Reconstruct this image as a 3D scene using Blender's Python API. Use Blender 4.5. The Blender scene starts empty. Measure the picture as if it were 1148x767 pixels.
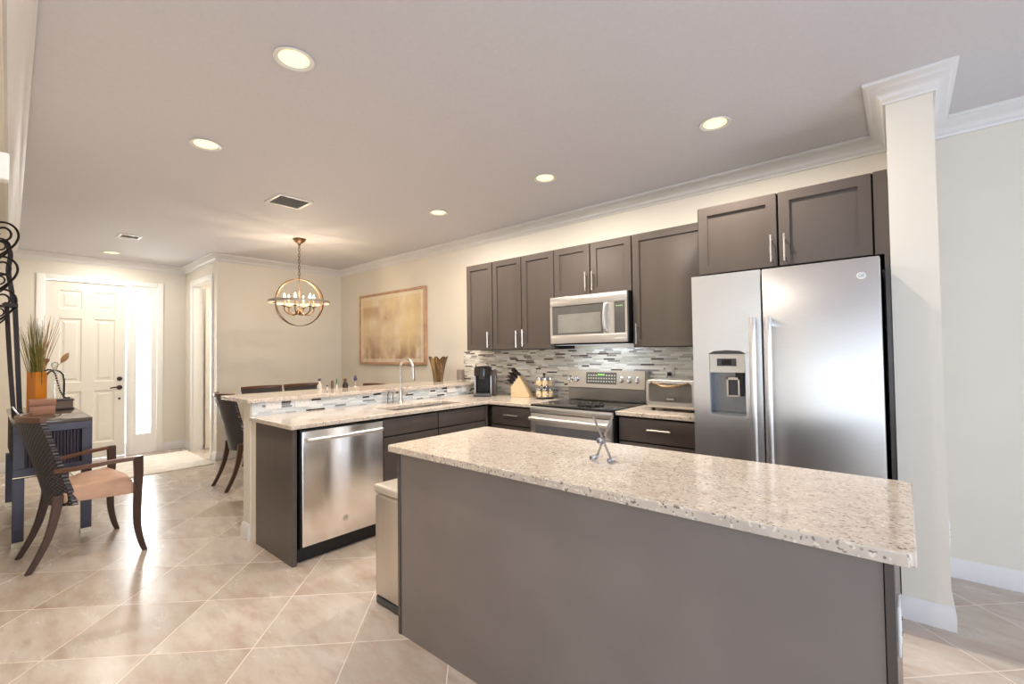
import bpy, bmesh, math, random
from mathutils import Vector, Matrix
random.seed(7)
SC = bpy.context.scene
COL = SC.collection
PI = math.pi

# ------------------------------------------------------------------ camera, world, lights, exposure
cd = bpy.data.cameras.new('camera')
cd.sensor_fit = 'HORIZONTAL'
cd.sensor_width = 36.0
cd.lens = 36.0 * 509.65 / 1148.0
cd.clip_start = 0.02
cam = bpy.data.objects.new('camera', cd)
COL.objects.link(cam)
R_ = Matrix(((0.75848, 0.02624, 0.65117), (0.65157, -0.01067, -0.75851), (-0.01295, 0.9996, -0.02519)))
cam.matrix_world = Matrix.Translation((0, 0, 1.3592)) @ R_.to_4x4()
SC.camera = cam

vs = SC.view_settings
SC.display_settings.display_device = 'sRGB'
vs.view_transform = 'Standard'
vs.look = 'None'
vs.gamma = 1.0
vs.use_curve_mapping = False
vs.exposure = 0.24

world = bpy.data.worlds.new('world')
SC.world = world
world.use_nodes = True
bgn = world.node_tree.nodes['Background']
bgn.inputs[0].default_value = (0.92, 0.96, 1.0, 1)
# overcast sky, much brighter on the sunny entry side (-X)
_wt = world.node_tree
_tc = _wt.nodes.new('ShaderNodeTexCoord')
_sx = _wt.nodes.new('ShaderNodeSeparateXYZ')
_mr = _wt.nodes.new('ShaderNodeMapRange')
_mr.inputs['From Min'].default_value = 0.2
_mr.inputs['From Max'].default_value = -0.9
_mr.inputs['To Min'].default_value = 0.8
_mr.inputs['To Max'].default_value = 3.0
_wt.links.new(_tc.outputs['Generated'], _sx.inputs[0])
_wt.links.new(_sx.outputs[0], _mr.inputs['Value'])
_wt.links.new(_mr.outputs[0], bgn.inputs[1])

K_WARM = (1.0, 0.91, 0.80)
K_CHAND = (1.0, 0.80, 0.56)
K_COOL = (0.80, 0.90, 1.0)
E_REAR, E_SIDE, E_CAN, E_BULB, E_DOOR, E_ROOM = 50, 132, 19, 3.8, 20, 26


def area(name, loc, rot, sx, sy, energy, color, spread=None, shape='RECTANGLE'):
    l = bpy.data.lights.new(name, 'AREA')
    l.shape = shape
    l.size = sx
    l.size_y = sy
    l.energy = energy
    l.color = color
    if spread:
        l.spread = spread
    o = bpy.data.objects.new(name, l)
    o.location = loc
    o.rotation_euler = rot
    COL.objects.link(o)
    return o


# daylight entering through the glass doors behind the camera, the window of the right-hand room and the entry sidelight
area('daylight_rear', (0.95, -3.92, 1.25), (PI / 2, 0, 0), 5.6, 2.35, E_REAR, (0.64, 0.81, 1.0))
area('daylight_side', (4.12, 0.2, 1.4), (PI / 2, 0, PI / 2), 3.0, 1.9, E_SIDE, (0.72, 0.82, 1.0))
area('daylight_sidelight', (-8.40, 1.517, 1.27), (PI / 2, 0, -PI / 2), 0.17, 1.9, E_DOOR, (1.0, 0.98, 0.95))

# ------------------------------------------------------------------ helpers
def B():
    return bmesh.new()


def box(bm, x0, x1, y0, y1, z0, z1, bev=0.0, seg=2):
    x0, x1 = sorted((x0, x1)); y0, y1 = sorted((y0, y1)); z0, z1 = sorted((z0, z1))
    v = [bm.verts.new(p) for p in ((x0, y0, z0), (x1, y0, z0), (x1, y1, z0), (x0, y1, z0),
                                   (x0, y0, z1), (x1, y0, z1), (x1, y1, z1), (x0, y1, z1))]
    f = [bm.faces.new([v[i] for i in q]) for q in ((3, 2, 1, 0), (4, 5, 6, 7), (0, 1, 5, 4), (1, 2, 6, 5), (2, 3, 7, 6), (3, 0, 4, 7))]
    if bev > 0:
        es = list({e for q in f for e in q.edges})
        bmesh.ops.bevel(bm, geom=es, offset=bev, segments=seg, profile=0.5, affect='EDGES')
    return bm


def ring_pts(c, ax_u, ax_v, ru, rv, n):
    return [c + ax_u * (ru * math.cos(2 * PI * i / n)) + ax_v * (rv * math.sin(2 * PI * i / n)) for i in range(n)]


def loft(bm, rings, cap=True, closed=False):
    R = [[bm.verts.new(p) for p in r] for r in rings]
    n = len(R[0])
    m = len(R)
    for a in range(m if closed else m - 1):
        r0, r1 = R[a], R[(a + 1) % m]
        for i in range(n):
            j = (i + 1) % n
            bm.faces.new((r0[i], r0[j], r1[j], r1[i]))
    if cap and not closed:
        bm.faces.new(list(reversed(R[0])))
        bm.faces.new(R[-1])
    return bm


def tube(bm, pts, r, n=8, closed=False):
    pts = [Vector(p) for p in pts]
    rs = r if isinstance(r, (list, tuple)) else [r] * len(pts)
    rings = []
    up = None
    for i, p in enumerate(pts):
        if closed:
            t = (pts[(i + 1) % len(pts)] - pts[i - 1]).normalized()
        else:
            t = (pts[min(i + 1, len(pts) - 1)] - pts[max(i - 1, 0)]).normalized()
        if up is None:
            up = Vector((0, 0, 1)) if abs(t.z) < 0.9 else Vector((1, 0, 0))
        u = t.cross(up)
        if u.length < 1e-5:
            u = t.cross(Vector((0, 1, 0)))
        u.normalize()
        v = u.cross(t).normalized()
        up = v
        rings.append(ring_pts(p, u, v, rs[i], rs[i], n))
    return loft(bm, rings, True, closed)


def cyl(bm, p0, p1, r0, r1=None, n=20):
    return tube(bm, [p0, p1], [r0, r0 if r1 is None else r1], n)


def lathe(bm, c, prof, n=28, axis='z', cap=True):
    c = Vector(c)
    if axis == 'z':
        U, V, W = Vector((1, 0, 0)), Vector((0, 1, 0)), Vector((0, 0, 1))
    elif axis == 'y':
        U, V, W = Vector((1, 0, 0)), Vector((0, 0, 1)), Vector((0, -1, 0))
    else:
        U, V, W = Vector((0, 1, 0)), Vector((0, 0, 1)), Vector((1, 0, 0))
    return loft(bm, [ring_pts(c + W * z, U, V, max(r, 1e-4), max(r, 1e-4), n) for r, z in prof], cap)


def prism(bm, poly, a0, a1, axis):
    def P(p, a):
        return {'x': (a, p[0], p[1]), 'y': (p[0], a, p[1]), 'z': (p[0], p[1], a)}[axis]
    return loft(bm, [[Vector(P(p, a0)) for p in poly], [Vector(P(p, a1)) for p in poly]])


def sweep_rect(bm, pts, secs, U=(1, 0, 0), V=(0, 1, 0)):
    """section half-sizes (a along U, b along V) swept through pts"""
    U, V = Vector(U), Vector(V)
    rings = []
    for p, (a, b) in zip(pts, secs):
        p = Vector(p)
        rings.append([p - U * a - V * b, p + U * a - V * b, p + U * a + V * b, p - U * a + V * b])
    return loft(bm, rings)


def smooth_path(pts, k=6):
    pts = [Vector(p) for p in pts]
    out = []
    for i in range(len(pts) - 1):
        p0 = pts[max(i - 1, 0)]; p1 = pts[i]; p2 = pts[i + 1]; p3 = pts[min(i + 2, len(pts) - 1)]
        for j in range(k):
            t = j / k
            out.append(0.5 * ((2 * p1) + (p2 - p0) * t + (2 * p0 - 5 * p1 + 4 * p2 - p3) * t * t + (3 * p1 - p0 - 3 * p2 + p3) * t ** 3))
    out.append(pts[-1])
    return out


def ball(bm, c, r, sz=1.0, n=12):
    m = Matrix.Translation(Vector(c)) @ Matrix.Diagonal((1, 1, sz, 1))
    bmesh.ops.create_uvsphere(bm, u_segments=n, v_segments=max(6, n // 2), radius=r, matrix=m)
    return bm


def xform(bm, M):
    bmesh.ops.transform(bm, matrix=M, verts=bm.verts[:])
    return bm


def root_loc(o):
    v = Vector((0, 0, 0))
    while o is not None:
        v += o.location
        o = o.parent
    return v


def obj(name, bm, m, parent=None, bev=0.0, ang=35, smooth=True):
    """ONE mesh object; bm holds world coordinates (or the thing's own when its Empty stands at the origin)."""
    bmesh.ops.recalc_face_normals(bm, faces=bm.faces[:])
    me = bpy.data.meshes.new(name)
    if parent is not None:
        off = root_loc(parent)
        if off.length > 0:
            bmesh.ops.translate(bm, vec=-off, verts=bm.verts[:])
    bm.to_mesh(me)
    bm.free()
    me.materials.append(m)
    if smooth:
        for p in me.polygons:
            p.use_smooth = True
        me.set_sharp_from_angle(angle=math.radians(ang))
    o = bpy.data.objects.new(name, me)
    COL.objects.link(o)
    if parent is not None:
        o.parent = parent
    if bev > 0:
        md = o.modifiers.new('bevel', 'BEVEL')
        md.width = bev
        md.segments = 2
        md.limit_method = 'ANGLE'
        md.angle_limit = math.radians(40)
    return o


def tag(o, label, cat, group=None):
    o['label'] = label
    o['category'] = cat
    if group:
        o['group'] = group
    return o


def thing(name, label, cat, loc=(0, 0, 0), group=None):
    o = bpy.data.objects.new(name, None)
    o.empty_display_size = 0.1
    COL.objects.link(o)
    o.location = loc
    return tag(o, label, cat, group)


def struct(name, bm, m, **k):
    o = obj(name, bm, m, **k)
    o['kind'] = 'structure'
    return o


def dup(root, loc, rotz, label, group=None):
    r = root.copy(); COL.objects.link(r)
    r.location = loc; r.rotation_euler = (0, 0, rotz)
    r['label'] = label
    if group:
        r['group'] = group
    for ch in list(root.children):
        c = ch.copy(); COL.objects.link(c); c.parent = r
        for gch in list(ch.children):
            d = gch.copy(); COL.objects.link(d); d.parent = c
    return r


def text_bm(s, size, depth=0.0005):
    cu = bpy.data.curves.new('txt', 'FONT')
    cu.body = s
    cu.size = size
    cu.extrude = depth
    cu.align_x = 'CENTER'; cu.align_y = 'CENTER'
    to = bpy.data.objects.new('txt', cu)
    COL.objects.link(to)
    bpy.context.view_layer.update()
    me = bpy.data.meshes.new_from_object(to.evaluated_get(bpy.context.evaluated_depsgraph_get()))
    bpy.data.objects.remove(to)
    bm = bmesh.new()
    bm.from_mesh(me)
    bpy.data.meshes.remove(me)
    return bm


# ------------------------------------------------------------------ materials
def srgb(r, g, b):
    f = lambda c: (c / 255 / 12.92) if c / 255 <= 0.04045 else ((c / 255 + 0.055) / 1.055) ** 2.4
    return (f(r), f(g), f(b), 1)


class NT:
    def __init__(s, name):
        s.m = bpy.data.materials.new(name)
        s.m.use_nodes = True
        s.t = s.m.node_tree
        s.p = s.t.nodes['Principled BSDF']

    def n(s, ty, **k):
        nd = s.t.nodes.new(ty)
        for a, v in k.items():
            if isinstance(a, str) and hasattr(nd, a):
                setattr(nd, a, v)
        return nd

    def l(s, a, b):
        s.t.links.new(a, b)

    def math(s, op, a, b=None):
        nd = s.t.nodes.new('ShaderNodeMath'); nd.operation = op
        for i, v in enumerate((a, b)):
            if v is None:
                continue
            if isinstance(v, (int, float)):
                nd.inputs[i].default_value = v
            else:
                s.l(v, nd.inputs[i])
        return nd.outputs[0]

    def ramp(s, fac, stops, interp='LINEAR'):
        nd = s.t.nodes.new('ShaderNodeValToRGB')
        nd.color_ramp.interpolation = interp
        e = nd.color_ramp.elements
        while len(e) < len(stops):
            e.new(0.5)
        for el, (p, c) in zip(e, stops):
            el.position = p
            el.color = c if len(c) == 4 else (*c, 1)
        s.l(fac, nd.inputs[0])
        return nd.outputs[0]

    def mix(s, fac, a, b, mode='MIX'):
        nd = s.t.nodes.new('ShaderNodeMix'); nd.data_type = 'RGBA'; nd.blend_type = mode
        for i, v in ((0, fac), (6, a), (7, b)):
            if isinstance(v, (int, float)):
                nd.inputs[i].default_value = v
            elif isinstance(v, tuple):
                nd.inputs[i].default_value = v if len(v) == 4 else (*v, 1)
            else:
                s.l(v, nd.inputs[i])
        return nd.outputs[2]

    def coord(s, kind='Object', scale=(1, 1, 1), rot=(0, 0, 0)):
        tc = s.n('ShaderNodeTexCoord')
        mp = s.n('ShaderNodeMapping')
        mp.inputs['Scale'].default_value = scale
        mp.inputs['Rotation'].default_value = rot
        s.l(tc.outputs[kind], mp.inputs[0])
        return mp.outputs[0]

    def noise(s, vec, scale, detail=3, rough=0.5):
        nd = s.n('ShaderNodeTexNoise')
        nd.inputs['Scale'].default_value = scale
        nd.inputs['Detail'].default_value = detail
        nd.inputs['Roughness'].default_value = rough
        if vec is not None:
            s.l(vec, nd.inputs['Vector'])
        return nd.outputs['Fac']

    def bump(s, h, strength, dist=0.01):
        nd = s.n('ShaderNodeBump')
        nd.inputs['Strength'].default_value = strength
        nd.inputs['Distance'].default_value = dist
        s.l(h, nd.inputs['Height'])
        s.l(nd.outputs[0], s.p.inputs['Normal'])

    def set(s, **k):
        for a, v in k.items():
            s.p.inputs[a.replace('_', ' ')].default_value = v
        return s


def plain(name, col, rough=0.5, metal=0.0, var=0.06, scale=9.0, coat=0.0, ior=1.45, stretch=(1, 1, 1), bump=0.0):
    t = NT(name)
    v = t.coord('Object', stretch)
    f = t.noise(v, scale)
    c0 = tuple(max(0, c * (1 - var)) for c in col[:3])
    c1 = tuple(min(1, c * (1 + var)) for c in col[:3])
    t.l(t.ramp(f, [(0.3, c0), (0.7, c1)]), t.p.inputs['Base Color'])
    t.set(Roughness=rough, Metallic=metal, IOR=ior)
    if coat:
        t.set(Coat_Weight=coat, Coat_Roughness=0.15)
    if bump:
        t.bump(f, bump)
    return t.m


def emit(name, col, strength):
    t = NT(name)
    t.set(Base_Color=(*col[:3], 1), Emission_Color=(*col[:3], 1), Emission_Strength=strength, Roughness=0.5)
    return t.m


def glassy(name, col=(1, 1, 1), mix=0.12, rough=0.02):
    """thin clear glass: mostly transparent with a mirror coat"""
    t = NT(name)
    tr = t.n('ShaderNodeBsdfTransparent')
    tr.inputs[0].default_value = (*col, 1)
    gl = t.n('ShaderNodeBsdfGlossy')
    gl.inputs['Roughness'].default_value = rough
    fr = t.n('ShaderNodeFresnel')
    fr.inputs[0].default_value = 1.28
    ms = t.n('ShaderNodeMixShader')
    t.l(t.math('ADD', fr.outputs[0], mix), ms.inputs[0])
    t.l(tr.outputs[0], ms.inputs[1]); t.l(gl.outputs[0], ms.inputs[2])
    t.l(ms.outputs[0], t.t.nodes['Material Output'].inputs[0])
    return t.m


M_WALL = plain('wall_paint', srgb(222, 215, 202), 0.6, var=0.015, scale=3)
M_CEIL = plain('ceiling_paint', srgb(212, 210, 214), 0.75, var=0.02, scale=40, bump=0.02)
M_TRIM = plain('white_trim_paint', srgb(240, 238, 233), 0.35, var=0.01)
M_CROWN = plain('crown_paint', srgb(222, 219, 217), 0.4, var=0.01)
M_DOOR = plain('white_door_paint', srgb(230, 224, 212), 0.4, var=0.01)
M_CAB = plain('espresso_cabinet', srgb(82, 74, 69), 0.25, var=0.05, scale=5, stretch=(1, 1, 0.12))
M_CABIN = plain('cabinet_inside_gap_shade', srgb(9, 7, 7), 0.7)  # near-black colour so the gaps between fronts read as shade
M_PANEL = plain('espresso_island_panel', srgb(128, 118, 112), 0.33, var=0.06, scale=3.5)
M_BLACK = plain('black_plastic', (0.012, 0.012, 0.013), 0.35)
M_BLACKGLASS = plain('black_glass', (0.012, 0.011, 0.012), 0.05)
M_DARKGREY = plain('dark_grey_plastic', (0.06, 0.06, 0.065), 0.4)
M_CHROME = plain('chrome', (0.78, 0.78, 0.78), 0.12, 1.0, var=0.02)
M_NICKEL = plain('brushed_nickel', (0.68, 0.65, 0.60), 0.28, 1.0, var=0.04, stretch=(1, 1, 20))
M_WHITE = plain('white_plastic', (0.80, 0.79, 0.76), 0.35, var=0.01)
M_CREAM = plain('beige_plastic', (0.70, 0.66, 0.58), 0.4, var=0.02)


def steel(name, base, rough, stretch, arot=0.0):
    t = NT(name)
    v = t.coord('Object', stretch)
    f = t.noise(v, 60, 4)
    t.l(t.ramp(f, [(0.25, tuple(c * 0.93 for c in base)), (0.75, base)]), t.p.inputs['Base Color'])
    t.l(t.math('ADD', t.math('MULTIPLY', f, 0.10), rough - 0.05), t.p.inputs['Roughness'])
    t.set(Metallic=1.0, Anisotropic=0.8, Anisotropic_Rotation=arot)
    return t.m


M_STEEL = steel('stainless_steel', (0.74, 0.72, 0.70), 0.35, (0.2, 0.2, 8))
M_STEELV = steel('stainless_steel_vertical_brush', (0.92, 0.88, 0.83), 0.22, (6, 6, 0.1), 0.25)


def granite():
    t = NT('granite')
    v = t.coord('Object')
    big = t.noise(v, 14, 3)
    c = t.ramp(big, [(0.3, srgb(196, 180, 164)), (0.5, srgb(208, 195, 180)), (0.7, srgb(192, 178, 165))])
    # grey crystals
    vo = t.n('ShaderNodeTexVoronoi'); vo.inputs['Scale'].default_value = 92
    vs_ = t.coord('Object', (1, 1.7, 1), (0, 0, 0.5))
    nz = t.n('ShaderNodeTexNoise'); nz.inputs['Scale'].default_value = 30
    t.l(vs_, nz.inputs['Vector'])
    t.l(t.mix(0.05, vs_, nz.outputs['Color']), vo.inputs['Vector'])
    sep = t.n('ShaderNodeSeparateColor'); t.l(vo.outputs['Color'], sep.inputs[0])
    near = t.math('LESS_THAN', vo.outputs['Distance'], 0.42)
    pick = t.math('GREATER_THAN', sep.outputs[0], 0.80)
    k = t.math('MULTIPLY', near, pick)
    speck = t.ramp(sep.outputs[1], [(0.0, srgb(88, 78, 76)), (0.5, srgb(140, 124, 112)), (1.0, srgb(112, 104, 106))])
    c = t.mix(t.math('MULTIPLY', k, 0.85), c, speck)
    # pale crystals
    pale = t.math('MULTIPLY', t.math('LESS_THAN', vo.outputs['Distance'], 0.5), t.math('LESS_THAN', sep.outputs[0], 0.16))
    c = t.mix(t.math('MULTIPLY', pale, 0.6), c, srgb(240, 232, 216))
    # brown flecks
    v2 = t.n('ShaderNodeTexVoronoi'); v2.inputs['Scale'].default_value = 105
    t.l(vs_, v2.inputs['Vector'])
    s2 = t.n('ShaderNodeSeparateColor'); t.l(v2.outputs['Color'], s2.inputs[0])
    k2 = t.math('MULTIPLY', t.math('LESS_THAN', v2.outputs['Distance'], 0.4), t.math('GREATER_THAN', s2.outputs[2], 0.88))
    c = t.mix(t.math('MULTIPLY', k2, 0.6), c, srgb(150, 122, 98))
    t.l(c, t.p.inputs['Base Color'])
    t.set(Roughness=0.1, IOR=1.5)
    return t.m


M_GRANITE = granite()


def mosaic(name, ax, warm):
    """linear glass and stone mosaic; ax = 0 runs along X, 1 along Y"""
    t = NT(name)
    tc = t.n('ShaderNodeTexCoord')
    sp = t.n('ShaderNodeSeparateXYZ'); t.l(tc.outputs['Object'], sp.inputs[0])
    u = sp.outputs[ax]; z = sp.outputs[2]
    rh = 0.0165
    zr = t.math('DIVIDE', z, rh)
    row = t.math('FLOOR', zr)
    wn = t.n('ShaderNodeTexWhiteNoise'); wn.noise_dimensions = '1D'; t.l(row, wn.inputs['W'])
    wn2 = t.n('ShaderNodeTexWhiteNoise'); wn2.noise_dimensions = '1D'; t.l(t.math('ADD', row, 57.3), wn2.inputs['W'])
    w = t.math('ADD', t.math('MULTIPLY', wn2.outputs['Value'], 0.06), 0.07)
    uu = t.math('DIVIDE', t.math('ADD', u, t.math('MULTIPLY', wn.outputs['Value'], 3.0)), w)
    colm = t.math('FLOOR', uu)
    cb = t.n('ShaderNodeCombineXYZ'); t.l(row, cb.inputs[0]); t.l(colm, cb.inputs[1])
    w3 = t.n('ShaderNodeTexWhiteNoise'); w3.noise_dimensions = '3D'; t.l(cb.outputs[0], w3.inputs['Vector'])
    val = w3.outputs['Value']
    if warm:
        st = [(0.0, srgb(226, 222, 212)), (0.30, srgb(206, 200, 188)), (0.50, srgb(240, 238, 232)), (0.76, srgb(190, 186, 178)), (0.85, srgb(146, 140, 134)), (0.93, srgb(92, 82, 78))]
    else:
        st = [(0.0, srgb(212, 218, 220)), (0.30, srgb(194, 202, 206)), (0.50, srgb(224, 228, 228)), (0.70, srgb(178, 188, 196)), (0.80, srgb(128, 136, 142)), (0.87, srgb(58, 54, 56))]
    c = t.ramp(val, st, 'CONSTANT')
    fz = t.math('FRACT', zr); fu = t.math('FRACT', uu)
    gz = t.math('MAXIMUM', t.math('LESS_THAN', fz, 0.10), t.math('LESS_THAN', fu, 0.02))
    c = t.mix(gz, c, srgb(216, 212, 204))
    t.l(c, t.p.inputs['Base Color'])
    t.l(t.ramp(val, [(0, (0.12,) * 3), (0.5, (0.3,) * 3), (1, (0.12,) * 3)]), t.p.inputs['Roughness'])
    t.bump(t.math('SUBTRACT', 1.0, gz), 0.3, 0.002)
    return t.m


M_MOSAIC = mosaic('mosaic_backsplash', 0, True)
M_MOSAICP = mosaic('mosaic_peninsula', 1, False)


def floor_mat():
    t = NT('diagonal_floor_tile')
    tc = t.n('ShaderNodeTexCoord')
    sp = t.n('ShaderNodeSeparateXYZ'); t.l(tc.outputs['Object'], sp.inputs[0])
    x, y = sp.outputs[0], sp.outputs[1]
    S = 0.459
    a = t.math('DIVIDE', t.math('ADD', t.math('MULTIPLY', t.math('ADD', x, y), 2 ** -0.5), 0.602 + 20 * S), S)
    b = t.math('DIVIDE', t.math('ADD', t.math('MULTIPLY', t.math('SUBTRACT', y, x), 2 ** -0.5), -2.242 + 20 * S), S)
    ia, ib = t.math('FLOOR', a), t.math('FLOOR', b)
    fa, fb = t.math('FRACT', a), t.math('FRACT', b)
    g = 0.0055
    ea = t.math('MINIMUM', fa, t.math('SUBTRACT', 1.0, fa)); eb = t.math('MINIMUM', fb, t.math('SUBTRACT', 1.0, fb))
    grout = t.math('LESS_THAN', t.math('MINIMUM', ea, eb), g)
    cb = t.n('ShaderNodeCombineXYZ'); t.l(ia, cb.inputs[0]); t.l(ib, cb.inputs[1])
    wn = t.n('ShaderNodeTexWhiteNoise'); wn.noise_dimensions = '3D'; t.l(cb.outputs[0], wn.inputs['Vector'])
    off = t.n('ShaderNodeVectorMath'); off.operation = 'MULTIPLY_ADD'
    t.l(wn.outputs['Color'], off.inputs[0]); off.inputs[1].default_value = (9, 9, 9); t.l(tc.outputs['Object'], off.inputs[2])
    mp = t.n('ShaderNodeMapping'); mp.inputs['Scale'].default_value = (1.2, 3.4, 1); mp.inputs['Rotation'].default_value = (0, 0, 0.35)
    t.l(off.outputs[0], mp.inputs[0])
    f1 = t.noise(mp.outputs[0], 2.2, 6, 0.62)
    c = t.ramp(f1, [(0.28, srgb(174, 152, 135)), (0.45, srgb(189, 172, 157)), (0.6, srgb(198, 185, 173)), (0.78, srgb(179, 160, 145))])
    c = t.mix(0.12, c, wn.outputs['Value'])
    c = t.mix(0.0, c, c)
    f2 = t.noise(mp.outputs[0], 5, 4, 0.6)
    c = t.mix(t.ramp(f2, [(0.48, (0, 0, 0)), (0.75, (0.5,) * 3)]), c, srgb(166, 138, 118))
    c = t.mix(grout, c, srgb(222, 210, 196))
    t.l(c, t.p.inputs['Base Color'])
    t.l(t.math('ADD', t.math('ADD', t.math('MULTIPLY', f1, 0.12), 0.20), t.math('MULTIPLY', grout, 0.3)), t.p.inputs['Roughness'])
    t.set(IOR=1.5)
    t.bump(t.math('SUBTRACT', 1.0, grout), 0.25, 0.002)
    return t.m


M_FLOOR = floor_mat()

# ------------------------------------------------------------------ the setting
ZC = 2.73
YK = 3.775          # kitchen wall
XD = -6.88          # dining wall
XE = -8.313         # entry wall
YN = 2.018          # wall with the open doorway
XW = -3.704         # kitchen face of the peninsula's knee wall


def wl_y(x):        # face of the left wall, very slightly askew
    return -0.03 - 0.0257 * x


bm = B(); box(bm, -9.5, 4.3, -4.1, 4.0, -0.12, 0.0); struct('floor', bm, M_FLOOR)
bm = B(); box(bm, -9.5, 4.3, -4.1, 4.0, ZC, ZC + 0.1); struct('ceiling', bm, M_CEIL)
bm = B(); box(bm, -8.45, 4.3, YK, YK + 0.12, 0, ZC); struct('wall_kitchen', bm, M_WALL)
bm = B(); box(bm, XD - 0.12, XD, YN, YK, 0, ZC); struct('wall_dining', bm, M_WALL)
DX0, DX1, DZ = -7.93, -7.10, 2.42
bm = B()
box(bm, XE, DX0, YN, YN + 0.12, 0, ZC); box(bm, DX1, XD - 0.12, YN, YN + 0.12, 0, ZC); box(bm, DX0, DX1, YN, YN + 0.12, DZ, ZC)
struct('wall_foyer', bm, M_WALL)
bm = B()
box(bm, XE - 0.14, XE, -0.2, 0.50, 0, ZC); box(bm, XE - 0.14, XE, 1.685, YK, 0, ZC); box(bm, XE - 0.14, XE, 0.50, 1.685, 2.415, ZC)
struct('wall_entry', bm, M_WALL)
bm = B()
REC = 0.16            # the lower wall stands back behind a header
p = [(-1.0, wl_y(-1.0)), (XE, wl_y(XE)), (XE, wl_y(XE) - 0.30), (-1.0, wl_y(-1.0) - 0.30)]
prism(bm, p, 2.56, ZC, 'z')
p = [(-1.0, wl_y(-1.0) - REC), (XE, wl_y(XE) - REC), (XE, wl_y(XE) - 0.30), (-1.0, wl_y(-1.0) - 0.30)]
prism(bm, p, 0, 2.56, 'z'); struct('wall_left', bm, M_WALL)
bm = B(); box(bm, -0.035, 0.148, 3.053, YK, 0, ZC); struct('wall_pillar', bm, M_WALL)
# knee wall of the peninsula, full height of the bar
bm = B(); box(bm, XW - 0.13, XW, 1.305, YK, 0, 1.012); struct('wall_peninsula', bm, M_WALL)
# rooms behind the camera: glass doors to the rear, a window to the right
bm = B()
box(bm, -6.0, -1.95, -4.08, -3.98, 0, ZC); box(bm, 3.85, 4.3, -4.08, -3.98, 0, ZC); box(bm, -1.95, 3.85, -4.08, -3.98, 2.44, ZC)
struct('wall_rear', bm, M_WALL)
bm = B()
box(bm, 4.2, 4.3, -4.0, -1.35, 0, ZC); box(bm, 4.2, 4.3, 1.75, YK, 0, ZC); box(bm, 4.2, 4.3, -1.35, 1.75, 2.38, ZC); box(bm, 4.2, 4.3, -1.35, 1.75, 0, 0.42)
struct('wall_right', bm, M_WALL)
bm = B(); box(bm, -6.1, -6.0, -4.0, -0.02, 0, ZC); struct('wall_living', bm, M_WALL)
# closed-off room behind the foyer doorway
M_GL = glassy('window_glass', (0.97, 0.99, 1.0), 0.03)


def window(n, axis, a0, a1, z0, z1, pos, mull):
    bm = B()
    t, d = 0.05, 0.03
    bars = [(a0, a0 + t, z0, z1), (a1 - t, a1, z0, z1), (a0, a1, z0, z0 + t), (a0, a1, z1 - t, z1)]
    for k in range(1, mull):
        c = a0 + (a1 - a0) * k / mull
        bars.append((c - t / 2, c + t / 2, z0, z1))
    for (u0, u1, w0, w1) in bars:
        if axis == 'y':
            box(bm, u0, u1, pos - d, pos + d, w0, w1)
        else:
            box(bm, pos - d, pos + d, u0, u1, w0, w1)
    o = struct('window_%d' % n, bm, M_TRIM)
    bm = B()
    if axis == 'y':
        box(bm, a0 + t, a1 - t, pos - 0.004, pos + 0.004, z0 + t, z1 - t)
    else:
        box(bm, pos - 0.004, pos + 0.004, a0 + t, a1 - t, z0 + t, z1 - t)
    obj('pane', bm, M_GL, o)


window(1, 'y', -1.95, 3.85, 0.0, 2.44, -4.03, 4)
window(2, 'x', -1.35, 1.75, 0.42, 2.38, 4.25, 3)


# ---- crown moulding and baseboards: a profile carried along the wall line with mitred corners
def run(bm, path, prof, side=1):
    """prof: (offset into the room, z); room on the right-hand side of the path"""
    P = [Vector((x, y, 0)) for x, y in path]
    rings = []
    for i, p in enumerate(P):
        def nrm(a, b):
            d = (b - a).normalized()
            return Vector((d.y, -d.x, 0)) * side
        if i == 0:
            o = nrm(P[0], P[1])
        elif i == len(P) - 1:
            o = nrm(P[-2], P[-1])
        else:
            n0, n1 = nrm(P[i - 1], P[i]), nrm(P[i], P[i + 1])
            s = n0 + n1
            o = s / max(0.2, s.dot(n0))
        rings.append([p + o * d + Vector((0, 0, z)) for d, z in prof])
    loft(bm, rings)


CP = [(0.0, 2.628), (0.012, 2.628), (0.014, 2.642), (0.020, 2.646), (0.026, 2.660), (0.040, 2.676), (0.058, 2.688), (0.070, 2.694), (0.074, 2.706), (0.082, 2.710), (0.090, 2.716), (0.090, 2.7295), (0.0, 2.7295)]
bm = B()
run(bm, [(XE, wl_y(XE)), (XE, YN), (XD, YN), (XD, YK), (-0.035, YK), (-0.035, 3.053), (0.148, 3.053), (0.148, YK), (4.2, YK)], CP)
struct('trim_1', bm, M_CROWN, ang=50)
bm = B()
run(bm, [(-1.0, wl_y(-1.0)), (XE, wl_y(XE))], CP)
struct('trim_2', bm, M_CROWN, ang=50)
BP = [(0, 0), (0.016, 0), (0.016, 0.075), (0.012, 0.085), (0.012, 0.098), (0.007, 0.104), (0.005, 0.112), (0, 0.112)]


def baseboard(side_name, path):
    bm = B(); run(bm, path, BP)
    struct('baseboard_' + side_name, bm, M_CROWN, ang=50)


baseboard('right', [(-0.035, 3.2), (-0.035, 3.053), (0.148, 3.053), (0.148, YK), (4.2, YK)])
baseboard('entry', [(XE, 1.741), (XE, YN), (DX0 - 0.075, YN)])
baseboard('dining', [(DX1 + 0.075, YN), (XD, YN), (XD, YK), (XW - 0.13, YK)])
baseboard('left', [(-1.0, wl_y(-1) - REC), (XE, wl_y(XE) - REC), (XE, 0.43)])
baseboard('peninsula', [(XW - 0.13, YK), (XW - 0.13, 1.305), (XW + 0.005, 1.305)])

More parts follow.
